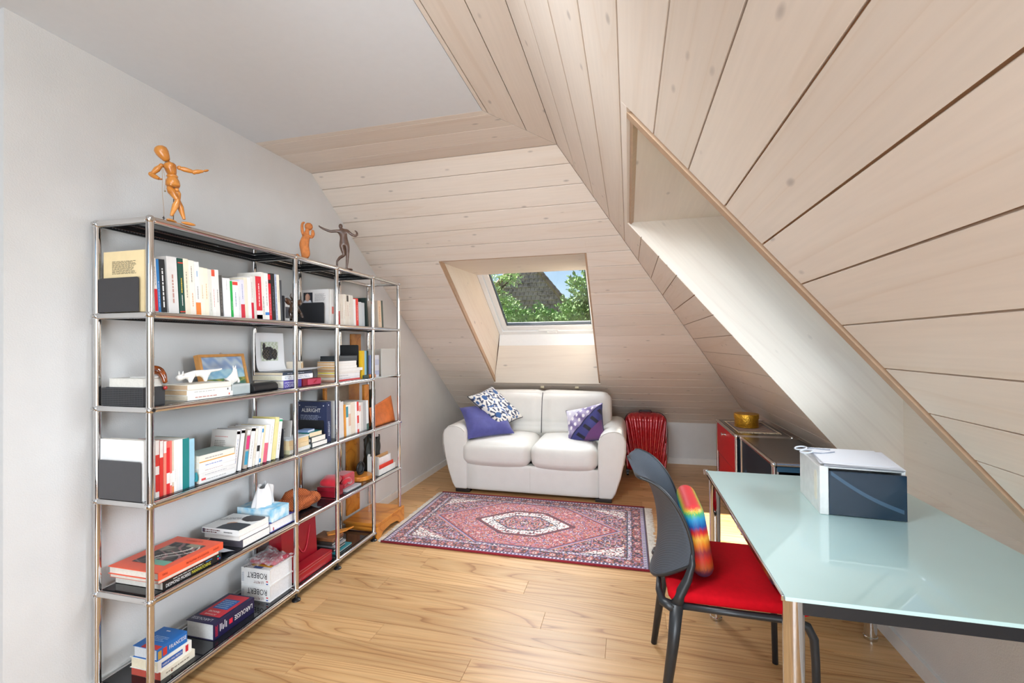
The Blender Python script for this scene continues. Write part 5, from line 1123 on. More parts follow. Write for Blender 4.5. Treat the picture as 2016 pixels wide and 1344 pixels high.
cl = thing('clay_figurine', 'rough terracotta figurine of a kneeling woman with raised arms on the shelf top', 'figurine', (-.03, .93, ZT))
def zc2(zx, zy, x=-.03):   # position read along the figure (measured on its plane)
    y = .933+(zx-345)*.00045; z = 2.039-(zy-170)*.000324+(zx-345)*.000185; return E2(y, z, x)
skin_obj('body', [(zc2(400, 790), .019), (zc2(385, 660), .0255), (zc2(362, 570), .029), (zc2(400, 460), .019), (zc2(415, 390), .0175), (zc2(430, 345), .009), (zc2(445, 300), .0145), (zc2(455, 260), .016),
  (zc2(352, 395), .0095), (zc2(335, 310), .0085), (zc2(333, 225), .0075), (zc2(350, 182), .007), (zc2(392, 188), .005),
  (zc2(470, 450), .010), (zc2(515, 490), .0105), (zc2(545, 430, -.02), .0105), (zc2(530, 350, -.02), .007),
  (zc2(445, 850), .017), (zc2(340, 840), .012), (zc2(270, 775), .011), (zc2(230, 700), .0085)],
  [(0, 1), (1, 2), (2, 3), (3, 4), (4, 5), (5, 6), (6, 7), (4, 8), (8, 9), (9, 10), (10, 11), (11, 12), (3, 13), (13, 14), (14, 15), (15, 16), (0, 17), (0, 18), (18, 19), (19, 20)], CLAY, cl)
MB().ball(zc2(458, 278), .0215, 14, (1, 1, 1.0)).build('head', CLAY, cl, smooth=True)
BRZ = M('5d463a', .32, var=.25, vscale=40, coat=.1)
br = thing('bronze_figurine', 'dark brown bronze dancing woman with arms spread on the shelf top', 'figurine', (-.03, 1.3, ZT))
BF = figure_plane(-.034, 1.235)
def zb2(zx, zy, x=-.03): d = zx-650; y = 1.073+d*.0005+d*d*7e-8; z = 2.054+d*.000129-(zy-240)*.000348; return BF(y, z, x)
skin_obj('body', [(zb2(1120, 540), (.020, .024)), (zb2(1110, 450), (.015, .019)), (zb2(1105, 360), (.018, .025)), (zb2(1080, 310), (.011, .014)), (zb2(1058, 285), .008), (zb2(1058, 262), .0125), (zb2(1055, 235), .0135),
   (zb2(1010, 335), .0105), (zb2(860, 345), .0085), (zb2(740, 300), .007), (zb2(670, 262), .0055), (zb2(648, 238), .0035),
   (zb2(1190, 330), .0105), (zb2(1260, 395), .009), (zb2(1345, 430), .0085), (zb2(1380, 385), .0075), (zb2(1365, 345), .0055), (zb2(1325, 318), .0035),
   (zb2(1075, 600), .0185), (zb2(1100, 700, -.025), .0145), (zb2(1125, 790, -.02), .0115), (zb2(1040, 830, -.035), .0105), (zb2(985, 895, -.04), .0065), (zb2(985, 960, -.04), .0065), (zb2(992, 1005, -.04), .003),
   (zb2(1175, 600), .0185), (zb2(1185, 700), .0145), (zb2(1185, 820), .0105), (zb2(1180, 920), .0095), (zb2(1170, 1020), .0065), (zb2(1172, 1052, -.03), .0075), (zb2(1230, 1085, -.02), .005)],
  [(0, 1), (1, 2), (2, 3), (3, 4), (4, 5), (5, 6), (2, 7), (7, 8), (8, 9), (9, 10), (10, 11), (2, 12), (12, 13), (13, 14), (14, 15), (15, 16), (16, 17), (0, 18), (18, 19), (19, 20), (20, 21), (21, 22), (22, 23), (23, 24), (0, 25), (25, 26), (26, 27), (27, 28), (28, 29), (29, 30), (30, 31)], BRZ, br)
MB().ball(zb2(1057, 248), .0145, 14, (.85, .85, 1.1)).build('head', BRZ, br, smooth=True)
c_ = zb2(1190, 1075, -.03); MB().lathe([(0, 0), (.032, 0), (.033, .002), (.032, .006), (.0, .0065)][1:4], (c_.x, c_.y-.005, ZT), 26, None).build('oval_base', BRZ, br, smooth=True, angle=.6)
# bull figurine in the top row
BUL = M('3a281e', .2, var=.5, vscale=35, coat=.5)
bu = thing('bull_figurine', 'glossy dark brown bull-headed figurine standing in the top row by the first bay post', 'figurine', (-.06, .80, ZS(4)))
zz = ZS(4)
skin_obj('body', [((-.06, .80, zz+.055), .026), ((-.06, .80, zz+.03), .022), ((-.06, .80, zz+.085), .026), ((-.055, .80, zz+.108), .019), ((-.045, .80, zz+.115), .017), ((-.03, .80, zz+.098), .011), ((-.055, .772, zz+.012), .011), ((-.055, .828, zz+.012), .011), ((-.04, .84, zz+.05), .009), ((-.03, .845, zz+.02), .007), ((-.04, .76, zz+.05), .009), ((-.03, .757, zz+.02), .007)], [(1, 0), (0, 2), (2, 3), (3, 4), (4, 5), (1, 6), (1, 7), (2, 8), (8, 9), (2, 10), (10, 11)], BUL, bu)
for s in (-1, 1):
    MB().tube([(-.05, .80+s*.012, zz+.122), (-.05, .80+s*.026, zz+.136), (-.048, .80+s*.022, zz+.152)], [.0055, .0045, .001], 8).build('horn', BUL, bu, smooth=True)
    m = Matrix.Translation((-.05, .80+s*.042, zz+.106)) @ Matrix.Rotation(s*.4, 4, 'X') @ Matrix.Diagonal((.007, .027, .018, 1)); MB().ball((0, 0, 0), 1, 14, mat=m).build('ear', M('4a2f20', .25, var=.5, vscale=60, coat=.4), bu, smooth=True)

# ================================================================ RUG
RX0, RX1, RY0, RY1, RT = .062, 1.812, 1.487, 2.545, .009
rug = thing('persian_rug', 'red and navy Persian rug with hexagonal medallion and white fringes in front of sofa', 'rug', ((RX0+RX1)/2, (RY0+RY1)/2, 0))
nx, ny = 440, 266; xs_ = np.linspace(0, 1, nx+1); ys_ = np.linspace(0, 1, ny+1)
U, V = np.meshgrid((xs_-.5)*(RX1-RX0), (ys_-.5)*(RY1-RY0)); hw, hh_ = (RX1-RX0)/2, (RY1-RY0)/2
def noise2(seed, cell):
    r = np.random.default_rng(seed); gx = np.abs(U)/cell; gy = np.abs(V)/cell
    t = r.random((200, 200)); ix, iy = np.floor(gx).astype(int) % 199, np.floor(gy).astype(int) % 199; return t[iy, ix]
pal = {k: np.array(lin(v)) for k, v in dict(navy='1b1a33', red='a33a42', rose='c46e6c', dark='35192a', cream='e6d6ca', lilac='a894bc', orange='cc7a4c', white='efe9e4', wine='6e1c2a', blue='5a6a98').items()}
def pick(seed, cell, names, w):
    n = noise2(seed, cell); c = np.cumsum(np.array(w)/sum(w)); out = np.zeros(U.shape+(3,)); lo = 0
    for nm, hi in zip(names, c): out[(n >= lo) & (n < hi)] = pal[nm]; lo = hi
    return out
A, B = np.abs(U), np.abs(V); C_ = np.zeros(U.shape+(3,))
C_[:] = pick(1, .0085, ['dark', 'navy', 'rose', 'lilac', 'orange', 'cream', 'wine'], [22, 18, 17, 16, 8, 8, 12])
def hexm(sx, flat, sy): return (B < sy) & (A < sx-(sx-flat)*B/sy)
fx, fy = hw-.155, hh_-.135
big = hexm(.66, .24, .375); C_[hexm(.71, .26, .405)] = pal['orange']; C_[hexm(.698, .255, .398)] = pal['lilac']; C_[hexm(.682, .25, .388)] = pal['navy']; C_[hexm(.672, .245, .382)] = pal['red']; 
t = pick(2, .008, ['rose', 'red', 'navy', 'lilac', 'orange', 'cream'], [36, 18, 14, 12, 10, 7]); C_[big] = t[big]
mid = hexm(.345, .115, .20); C_[hexm(.385, .13, .228)] = pal['navy']; C_[hexm(.372, .125, .219)] = pal['wine']; t = pick(3, .009, ['white', 'cream', 'wine', 'navy', 'rose'], [50, 14, 14, 12, 10]); C_[mid] = t[mid]
cen = hexm(.225, .08, .125); C_[hexm(.240, .085, .136)] = pal['navy']; t = pick(4, .008, ['navy', 'rose', 'orange', 'lilac', 'dark', 'cream'], [25, 20, 16, 14, 18, 7]); C_[cen] = t[cen]
sp = (A/fx+B/fy > 1.62) & (A < fx) & (B < fy); t = pick(5, .009, ['white', 'cream', 'wine', 'navy', 'rose'], [46, 16, 16, 12, 10]); C_[sp] = t[sp]
e_ = (np.abs(A/fx+B/fy-1.62) < .012) & (A < fx) & (B < fy); C_[e_] = pal['rose']
dx_, dy_ = hw-A, hh_-B; e = np.minimum(dx_, dy_)
def band(lo, hi, arr): 
    m = (e >= lo) & (e < hi); C_[m] = arr[m] if arr.ndim == 3 else arr
along = np.where(dx_ < dy_, V, U)
band(.105, .135, pick(6, .007, ['lilac', 'white', 'navy', 'rose'], [30, 30, 25, 15])); band(.130, .137, pal['navy']); band(.100, .106, pal['navy'])
band(.038, .100, pick(7, .0085, ['dark', 'wine', 'navy', 'rose', 'orange', 'lilac'], [30, 18, 16, 18, 9, 9]))
m = (e > .045) & (e < .094); ro = np.hypot((((along+.001)/.115) % 1-.5)*.115, e-.069); C_[m & (ro < .021)] = pal['rose']; C_[m & (ro < .013)] = pal['cream']; C_[m & (ro < .007)] = pal['wine']
band(.014, .038, pal['lilac']); mm = (e > .019) & (e < .033); C_[mm & (((along/.024) % 1) < .42)] = pal['navy']; C_[mm & (((along/.024+.5) % 1) < .3)] = pal['white']
band(.007, .014, pal['navy']); band(0, .007, pal['wine'])
vs = np.zeros((ny+1, nx+1, 3)); vs[..., 0] = U; vs[..., 1] = V
vs[..., 2] = RT+.0006*np.sin(U*8)*np.cos(V*7); vs[[0, -1], :, 2] = .001; vs[:, [0, -1], 2] = .001
idx = np.arange((nx+1)*(ny+1)).reshape(ny+1, nx+1); fs = np.stack([idx[:-1, :-1], idx[:-1, 1:], idx[1:, 1:], idx[1:, :-1]], -1).reshape(-1, 4)
me = bpy.data.meshes.new('pile'); me.from_pydata(vs.reshape(-1, 3).tolist(), [], fs.tolist()); setcol(me, C_.reshape(-1, 3)); me.materials.append(colmat('rug_pile', .95, .5, 700, .3)); link('pile', me, rug)
for y in (RY0, RY1): MB().tube([(RX0, y, .0075), (RX1, y, .0075)], .0075, 8).build('bound_edge', M('8c1f2c', .9, var=.15, vscale=80, bump=.5), rug, smooth=True)
for nm, x, s in (('fringe', RX0, -1), ('fringe', RX1, 1)):
    mb = MB(); y = RY0+.004
    while y < RY1-.004:
        l = random.uniform(.038, .06)*(1 if s > 0 else .72); a = random.uniform(-.018, .018); b = random.uniform(-.01, .01)
        mb.tube([(x, y, .006), (x+s*l*.4, y+b, .0055), (x+s*l, y+a, .0028)], [.0026, .0028, .0016], 5, cap=False); y += random.uniform(.0038, .0056)
    mb.build(nm, M('ddd6ca', .9, var=.1, vscale=60), rug, smooth=True)['kind'] = 'stuff'

# ================================================================ SOFA
LEA = M('dedcd6', .36, var=.02, vscale=12, bump=.25, bscale=350, name='white_leather'); SEAM = M('bdb9b1', .5); DKW = M('1d1613', .5)
sf = thing('sofa', 'white leather two-seat sofa under the rear skylight', 'sofa', (.857, 3.0, 0))
cxs = .857
prof = [(1.440, .03), (1.556, .03), (1.585, .08), (1.625, .20), (1.655, .33), (1.672, .44), (1.672, .52), (1.656, .565), (1.625, .592), (1.582, .603), (1.535, .598), (1.492, .580), (1.462, .55), (1.446, .51), (1.440, .46)]
for s in (1, -1):
    P_ = [(x if s > 0 else 2*cxs-x, z) for x, z in prof]
    o = MB().prism(P_, (0, 2.60, 0), (1, 0, 0), (0, 0, 1), (0, .86, 0)).build('armrest', LEA, sf, smooth=True, bevel=.018, seg=3, angle=1.0)
    pts = [(x, 2.598, z) for x, z in P_[4:13]]; MB().tube([(p[0]+(-.004 if s > 0 else .004)*0, p[1]+.004, p[2]-.006) for p in pts], .0022, 6).build('arm_piping', SEAM, sf, smooth=True)
rbox_mb((cxs, 2.66, .15), (1.175, .10, .24), .012).build('front_panel', LEA, sf, smooth=True)
for x in (.855, .262, 1.452-.0): MB().box((x-.0008, 2.6075, .035), (x+.0008, 2.6095, .255)).build('panel_seam', SEAM, sf)
MB().box((.29, 2.70, .06), (1.42, 3.42, .25)).build('base_frame', DKW, sf)
for x in (.16, 1.415):
    for y in (2.61, 3.36): MB().box((x, y, 0), (x+.135, y+.07, .0295)).build('foot', DKW, sf, bevel=.003)
for x0, x1 in ((.222, .856), (.858, 1.441)):
    mb = rbox_mb(((x0+x1)/2, 2.935, .362), (x1-x0, .725, .205), .075, (.003, .016, .028), 16)
    mb.v = [(v[0], v[1], v[2]-.018*max(0, 1-((v[0]-(x0+x1)/2)/((x1-x0)/2))**2)*(1 if v[2] < .34 and v[1] < 2.75 else 0)) for v in mb.v]
    mb.build('seat_cushion', LEA, sf, smooth=True)
rot = Matrix.Rotation(-.16, 3, 'X'); xm_ = .8655
mb = rbox_mb((xm_, 3.235, .635), (1.345, .21, .455), .085, (.0, .03, .016), 44, rot); vs = []
for v in mb.v:      # pulled-in centre seam and gathered creases
    g_ = math.exp(-((v[0]-xm_)/.030)**2); f = math.exp(-((v[2]-.570)/.022)**2)+.6*math.exp(-((v[2]-.530)/.016)**2); xr_ = min(abs(v[0]-xm_)/.6, 1)
    fr2 = 1 if v[1] < 3.24 else 0
    vs.append((v[0], v[1]+fr2*(.030*g_+.011*f*(1-.6*xr_)), v[2]-.010*g_*(1 if v[2] > .8 else 0)))
mb.v = vs; mb.build('back_cushion', LEA, sf, smooth=True)
MB().box((.24, 3.33, .25), (1.49, 3.41, .74)).build('back_frame', LEA, sf, bevel=.02)
MB().tube([(xm_, 3.098, .47), (xm_, 3.112, .56), (xm_, 3.135, .68), (xm_, 3.165, .80), (xm_, 3.20, .853)], .0042, 6).build('back_seam', M('4d4c50', .6), sf, smooth=True)
# cushions
def pillow(name, label, c, size, thick, axes, mat, group, back=None, piping=None, n=26, colfn=None):
    """axes = (right, up) world vectors; front faces right x up"""
    r = Vector(axes[0]).normalized(); u0 = Vector(axes[1]).normalized(); nn = r.cross(u0).normalized(); u_ = nn.cross(r); c = Vector(c)
    t = thing(name, label, 'cushion', c, group)
    def pt(a, b, s):
        x, y = 2*a-1, 2*b-1; px = x*(1-.10*(1-y*y)*abs(x)**4*.9); py = y*(1-.10*(1-x*x)*abs(y)**4*.9)
        th = thick/2*((1-x**4)*(1-y**4))**.55*(1+.05*math.sin(7*x+3*y)+.04*math.sin(5*y-6*x))
        return c+r*(px*size[0]/2)+u_*(py*size[1]/2)+nn*(s*th)
    for s, m, nm in ((1, mat, 'front_cover'), (-1, back or mat, 'back_cover')):
        vs = [pt(i/n, j/n, s)-c for j in range(n+1) for i in range(n+1)]
        fs = [(j*(n+1)+i, j*(n+1)+i+1, (j+1)*(n+1)+i+1, (j+1)*(n+1)+i) for j in range(n) for i in range(n)]
        if s < 0: fs = [tuple(reversed(f)) for f in fs]
        me = bpy.data.meshes.new(nm); me.from_pydata(vs, [], fs)
        if colfn and s > 0: setcol(me, np.array([lin_f(colfn(i/n, j/n)) for j in range(n+1) for i in range(n+1)]))
        me.materials.append(m)
        for f in me.polygons: f.use_smooth = True
        link(nm, me, t)
    if piping:
        k = 14; E_ = [(i/k, 0) for i in range(k)]+[(1, i/k) for i in range(k)]+[(1-i/k, 1) for i in range(k)]+[(0, 1-i/k) for i in range(k)]
        MB().tube([pt(a, b, 0) for a, b in E_], .0042, 6, closed=True).build('piping', piping, t, smooth=True)
    return t
def lin_f(c): return [x/12.92 if x <= .04045 else ((x+.055)/1.055)**2.4 for x in c]
VIO = M('4d4f92', .8, var=.12, vscale=20, bump=.25, bscale=500, sheen=.3)
def ikat(a, b):
    x, y = a*2-1, b*2-1; wht = (.91, .90, .88); blu = (.20, .36, .58); nav = (.16, .22, .36)
    for cx, cy in ((-.55, .55), (.5, -.6), (.45, .45), (-.5, -.45)):
        d = math.hypot(x-cx, y-cy); an = math.atan2(y-cy, x-cx)
        if d < .15: return blu
        if .2 < d < .42 and math.sin(an*9) > .35: return nav
        if .46 < d < .54 and math.sin(an*11) > -.2: return blu
    if math.sin(x*13+math.sin(y*9)*2)*math.sin(y*12+1) > .55: return nav
    return wht
def ikat(a, b):
    x, y = a*2-1, b*2-1; wht = (.91, .90, .88); blu = (.20, .36, .58); nav = (.16, .22, .36)
    for cx, cy in ((-.55, .55), (.5, -.6), (.45, .45), (-.5, -.45)):
        d = math.hypot(x-cx, y-cy); an = math.atan2(y-cy, x-cx)
        if d < .15: return blu
        if .2 < d < .42 and math.sin(an*9) > .35: return nav
        if .46 < d < .54 and math.sin(an*11) > -.2: return blu
    if math.sin(x*13+math.sin(y*9)*2)*math.sin(y*12+1) > .55: return nav
    return wht
pillow('throw_pillow', 'plain violet-blue throw cushion on the left seat of the white sofa', (.385, 2.85, .615), (.45, .38), .13, ((.37, .25, .02), (-.14, .25, .25)), VIO, 'cushions on the sofa')
pillow('throw_pillow', 'white and blue ikat patterned cushion resting on the violet-blue one', (.435, 2.985, .725), (.46, .36), .12, ((.39, -.10, -.33), (.14, .32, .08)), COLCLOTH, 'cushions on the sofa', back=M('a8a8ae', .8, var=.05), piping=M('23283a', .7), n=70, colfn=ikat)
def geo(a, b):
    x, y = a, b; d = y-x*.95
    if abs(d) < .02: return (.12, .14, .28)
    if d > 0:
        if math.sin(y*23+x*9)*math.sin(x*31-y*6+1) > .42 and d > .08: return (.90, .88, .90)
        return mix3((.44, .38, .56), (.66, .62, .74), .5+.5*math.sin(y*17+x*13)) if d < .45 else (.80, .78, .84)
    if d > -.42: return (.10, .09, .15) if abs(((x+y)*2.6) % 1-.5) < .17 and d < -.1 else (.22, .22, .46)
    return (.40, .23, .43)
pillow('throw_pillow', 'purple and navy geometric cushion leaning on the right arm of the sofa', (1.315, 2.86, .605), (.36, .34), .15, ((.93, -.22, .25), (-.02, .46, .88)), COLCLOTH, 'cushions on the sofa', back=M('5c4468', .8), piping=M('2a3458', .7), n=70, colfn=geo)
# small wooden blocks on the boards above the sofa
for x in (.815, 1.178):
    t = thing('wood_block', ['small pale block on the boards above the left half of the sofa', 'small pale block on the boards above the right half of the sofa'][x > 1], 'block', (x, 3.46, zb(3.46)-.012)); b = frame_of((x, 3.455, zb(3.455)), (1, 0, 0), (0, 1, -SB)); MB().box((-.018, -.012, -.022), (.018, .012, -.0005), b).build('block', M('e6dcc0', .5), t, bevel=.002)

# ================================================================ SUITCASE
sc = thing('suitcase', 'glossy dark red ribbed hard-shell suitcase beside the sofa', 'suitcase', (1.86, 3.58, 0))
RED = M('a80d1a', .18, var=.12, vscale=14, coat=1., metal=.25)
SW, SH, SZ0 = .425, .60, .035
def shell(u, v, side):
    x, z = 2*u-1, 2*v-1
    k = 1/(max(1, (abs(x)**5+abs(z)**5))**(1/5.)); m_ = max(abs(x), abs(z)); edge = max(0, 1-m_**5)**.42
    fan = x*(.80+.75*(1-v)**1.3); rib = abs(math.sin(fan*PI*4.75+PI/2)); fade = min(1, max(0, (1-m_)*9))
    d = .092*edge+.022*(rib**.55)*fade
    return (1.86+x*k*SW/2, 3.555-side*(d-.0), SZ0+SH/2+z*k*SH/2)
MB().grid(lambda u, v: shell(u, v, 1), 96, 60).build('front_shell', RED, sc, smooth=True); MB().grid(lambda u, v: shell(u, v, -1), 60, 40).build('rear_shell', RED, sc, smooth=True)
band_ = [shell(.5+.5*math.cos(a)*.9999, .5+.5*math.sin(a)*.9999, 0) for a in [2*PI*k/48 for k in range(48)]]
ring = []
for k in range(64):
    a = 2*PI*k/64; c_, s_ = math.cos(a), math.sin(a); p = 1/((abs(c_)**5+abs(s_)**5)**(1/5.)); ring.append((1.86+c_*p*SW/2, 3.555, SZ0+SH/2+s_*p*SH/2))
MB().tube(ring, .006, 8, closed=True).build('zip_band', M('3a0a10', .4), sc, smooth=True)
MB().tube([(1.80, 3.555, .634), (1.805, 3.555, .650), (1.915, 3.555, .650), (1.92, 3.555, .634)], .008, 8).build('top_handle', M('2a1014', .4), sc, smooth=True)
for x in (1.68, 2.04):
    for y in (3.49, 3.62):
        MB().cyl((x-.011, y, .022), (x+.011, y, .022), .022, 16).build('wheel', BLACK, sc, smooth=True, angle=.6); MB().box((x-.016, y-.012, .030), (x+.016, y+.012, .062)).build('wheel_housing', BLACK, sc, bevel=.003)

# ================================================================ CABINETS
ZC1 = .695
NAVY = M('10222f', .5, var=.04, spec=.25); CRED = M('c3121e', .38, var=.03)
def frame_cab(root, x0, x1, y0, y1, z0, z1, r=.0105):
    for x in (x0, x1):
        for y in (y0, y1):
            MB().cyl((x, y, z0), (x, y, z1), r, 14).build('frame_post', CHROME, root, smooth=True, angle=.8)
            for z in (z0, z1): MB().ball((x, y, z), .0145, 14).build('ball_joint', CHROME, root, smooth=True)
    for z in (z0, z1):
        for x in (x0, x1): MB().cyl((x, y0+.012, z), (x, y1-.012, z), r, 14).build('frame_rail', CHROME, root, smooth=True, angle=.8)
        for y in (y0, y1): MB().cyl((x0+.012, y, z), (x1-.012, y, z), r, 14).build('frame_rail', CHROME, root, smooth=True, angle=.8)
    MB().box((x0+.009, y0+.009, z1+.006), (x1-.009, y1-.009, z1+.0095)).build('top_panel', STEEL, root); MB().box((x0+.009, y0+.009, z0-.004), (x1-.009, y1-.009, z0)).build('bottom_panel', NAVY, root)
cb1 = thing('drawer_cabinet', 'low chrome-framed cabinet with a red drop door and red drawer on wheels', 'cabinet', (2.58, 2.43, 0))
cx0, cx1 = 2.405, 2.745
frame_cab(cb1, cx0, cx1, 2.095, 2.765, .20, ZC1)
dr = MB().box((cx0-.006, 2.108, .452), (cx0+.006, 2.752, ZC1-.012)).build('drop_door', CRED, cb1, bevel=.002)
MB().lathe([(.012, 0), (.012, .003), (.005, .006), (.005, .02), (.013, .022), (.013, .028), (.0, .029)], (0, 0, 0), 16, Matrix.Translation((cx0-.006, 2.43, .643)) @ Matrix.Rotation(-PI/2, 4, 'Y')).build('handle', CHROME, dr, smooth=True, angle=.6)
MB().box((cx0-.008-.002, 2.40, .640), (cx0-.006, 2.47, .648)).build('handle_plate', CHROME, dr)
MB().box((cx0+.004, 2.118, .21), (cx0+.014, 2.742, .444)).build('drawer', CRED, cb1, bevel=.002)
MB().cyl((cx0, 2.12, .448), (cx0, 2.74, .448), .004, 8).build('divider_rail', M('701018', .4), cb1)
for y in (2.106, 2.754): MB().box((cx0+.012, y-.002, .212), (cx1-.012, y+.002, ZC1-.012)).build('side_panel', CRED if y > 2.5 else NAVY, cb1)
MB().box((cx1-.002, 2.11, .212), (cx1+.002, 2.75, ZC1-.012)).build('rear_panel', CRED, cb1)
for x in (2.455, 2.70):
    for y in (2.20, 2.68):
        MB().cyl((x, y, .07), (x, y, .196), .008, 10).build('caster_stem', CHROME, cb1, smooth=True, angle=.6)
        for s in (-1, 1): MB().lathe([(.004, -.008), (.026, -.008), (.03, -.004), (.03, .004), (.026, .008), (.004, .008)], (0, 0, 0), 18, Matrix.Translation((x, y+s*.016, .030)) @ Matrix.Rotation(PI/2, 4, 'X')).build('caster_wheel', CHROME, cb1, smooth=True, angle=.6)
        MB().box((x-.010, y-.006, .028), (x+.010, y+.006, .075)).build('caster_fork', CHROME, cb1)
cb2 = thing('side_cabinet', 'low chrome-framed cabinet with dark blue panels between the red cabinet and the desk', 'cabinet', (2.60, 1.72, 0))
frame_cab(cb2, 2.43, 2.775, 1.365, 2.05, .20, ZC1-.003)
MB().box((2.427, 1.377, .212), (2.433, 2.038, ZC1-.014)).build('side_panel', NAVY, cb2); MB().box((2.772, 1.377, .212), (2.776, 2.038, ZC1-.014)).build('side_panel', NAVY, cb2); MB().box((2.443, 2.047, .212), (2.763, 2.051, ZC1-.014)).build('rear_panel', NAVY, cb2)
d2 = MB().box((2.445, 1.372, .215), (2.762, 1.378, .60)).build('drawer', NAVY, cb2, bevel=.001, seg=1); MB().box((2.445, 1.359, .655), (2.762, 1.366, ZC1-.014)).build('drawer_lip', M('24506c', .35), cb2, bevel=.001, seg=1); MB().box((2.443, 1.362, .603), (2.452, 1.378, .675)).build('drawer_runner', CHROME, cb2)
for x in (2.50, 2.72):
    for y in (1.44, 1.98): MB().cyl((x, y, .0), (x, y, .196), .011, 12).build('leg', CHROME, cb2, smooth=True, angle=.6)
# mat and gilded box
mt = thing('small_mat', 'small brown woven mat with cream fringes on the red cabinet', 'mat', (2.57, 2.43, ZC1+.0097))
def matc(u, v):
    e = min(u, 1-u, v, 1-v)
    if e < .05: return (.80, .70, .52)
    if e < .10: return (.30, .18, .12)
    return mix3((.34, .20, .13), (.66, .46, .26), .5+.5*math.sin(u*40)*math.sin(v*46+u*9))
picture('weave', mt, (2.435, 2.2, ZC1+.0125), (1, 0, 0), (0, 1, 0), .272, .46, matc, 40, 60, COLCLOTH)
MB().box((2.435, 2.2, ZC1+.0098), (2.707, 2.66, ZC1+.0122)).build('backing', M('6a4a30', .9), mt)
for y, s in ((2.2, -1), (2.66, 1)):
    mb = MB(); x = 2.437
    while x < 2.706: mb.tube([(x, y, ZC1+.0115), (x+random.uniform(-.006, .006), y+s*random.uniform(.018, .03), ZC1+.0112)], .0013, 5); x += .0042
    mb.build('fringe', M('e4d8bc', .9), mt)['kind'] = 'stuff'
GOLD = M('c8962e', .34, .75, var=.2, vscale=40, bump=.9, bscale=110)
gb = thing('round_box', 'round gilded box with embossed sides on the small mat', 'box', (2.545, 2.43, ZC1+.0128))
zz = ZC1+.0128
MB().lathe([(0, 0), (.078, 0), (.080, .003), (.080, .064), (.0, .064)][1:4], (2.545, 2.43, zz), 40).build('box_body', GOLD, gb, smooth=True, angle=.6); MB().lathe([(.0845, .064), (.0845, .094), (.082, .098), (.01, .099)], (2.545, 2.43, zz), 40).build('lid', GOLD, gb, smooth=True, angle=.6); MB().tube([(2.545+.0812*math.cos(a), 2.43+.0812*math.sin(a), zz+.006) for a in [2*PI*k/40 for k in range(40)]], .003, 6, closed=True).build('rim_bead', GOLD, gb, smooth=True)

# ================================================================ DESK
DX0, DX1, DY0, DY1, DZ = 2.066, 2.812, -.032, 1.125, .703
dk = thing('glass_desk', 'chrome-legged desk with a pale green frosted glass top by the sloped wall', 'desk', (2.44, .55, 0))
def glasstop():
    m, N, L, P = nt_new('back_painted_glass'); P.inputs['Base Color'].default_value = lin('c6e8e6')+(1,); P.inputs['Roughness'].default_value = .35; P.inputs['Coat Weight'].default_value = 1.; P.inputs['Coat Roughness'].default_value = .015; P.inputs['Coat IOR'].default_value = 1.7
    tc = N.new('ShaderNodeTexCoord'); n = N.new('ShaderNodeTexNoise'); n.inputs['Scale'].default_value = 3; L.new(tc.outputs['Object'], n.inputs['Vector']); L.new(ramp(N, L, n.outputs[0], [(.3, lin('c2e4e2')), (.7, lin('caebe9'))]), P.inputs['Base Color']); return m
MB().box((DX0, DY0, DZ-.010), (DX1, DY1, DZ)).build('glass_top', glasstop(), dk, bevel=.0015, seg=2)
for a, b in (((DX0+.03, DY0+.012, DZ-.046), (DX1-.03, DY0+.04, DZ-.0105)), ((DX0+.03, DY1-.04, DZ-.046), (DX1-.03, DY1-.012, DZ-.0105)), ((DX0+.012, DY0+.04, DZ-.046), (DX0+.04, DY1-.04, DZ-.0105)), ((DX1-.04, DY0+.04, DZ-.046), (DX1-.012, DY1-.04, DZ-.0105))): MB().box(a, b).build('apron', M('15161a', .4), dk, bevel=.001, seg=1)
MB().box((DX0-.007, DY0+.006, DZ-.014), (DX0-.0005, DY1, DZ+.001)).build('edge_rail', CHROME, dk, bevel=.002); MB().cyl((DX0-.004, DY1-.004, DZ-.018), (DX0-.004, DY1-.004, DZ+.006), .011, 16).build('corner_cap', CHROME, dk, smooth=True, angle=.6)
for x, y in ((DX0+.026, DY0+.03), (DX0+.03, DY1-.03), (DX1-.075, DY1-.03), (DX1-.075, DY0+.03)): MB().lathe([(.0265, 0), (.0275, .004), (.0275, .014), (.0245, .017), (.0245, DZ-.011)], (x, y, 0), 24).build('leg', CHROME, dk, smooth=True, angle=.6)
# document box on the desk
db = thing('document_box', 'white drawer box with a dark blue front on the glass desk', 'document box', (2.51, .72, DZ), None, (0, 0, math.radians(-5)))
W2, D2, H2 = .262, .27, .172; WH = M('e6e6e4', .35)
MB().box((-.13, -.12, .0005), (-.118, .14, H2)).build('side_wall', WH, db, bevel=.002); MB().box((.118, -.12, .0005), (.13, .14, H2)).build('side_wall', WH, db, bevel=.002); MB().box((-.118, .13, .0005), (.118, .14, H2)).build('rear_wall', WH, db); MB().box((-.118, -.115, .0005), (.118, .13, .006)).build('floor_plate', WH, db); MB().box((-.118, -.115, H2-.006), (.118, .13, H2)).build('top_plate', WH, db)
mb = MB(); mb.prism([(-.13, .0005), (-.102, .0005), (-.102, H2+.004), (-.13, H2+.004)], (0, -.132, 0), (1, 0, 0), (0, 0, 1), (0, .0115, 0)); mb.build('front_post', WH, db, bevel=.003)
slot = [(-.0055+.011*0, 0)]; n_ = 10; P_ = [(-.10, .045), (-.10, .12)]+[(-.0825-.0175*math.cos(PI*k/n_), .12+.0175*math.sin(PI*k/n_)) for k in range(1, n_)]+[(-.065, .12), (-.065, .045)]+[(-.0825+.0175*math.cos(PI*k/n_), .045-.0175*math.sin(PI*k/n_)) for k in range(1, n_)]
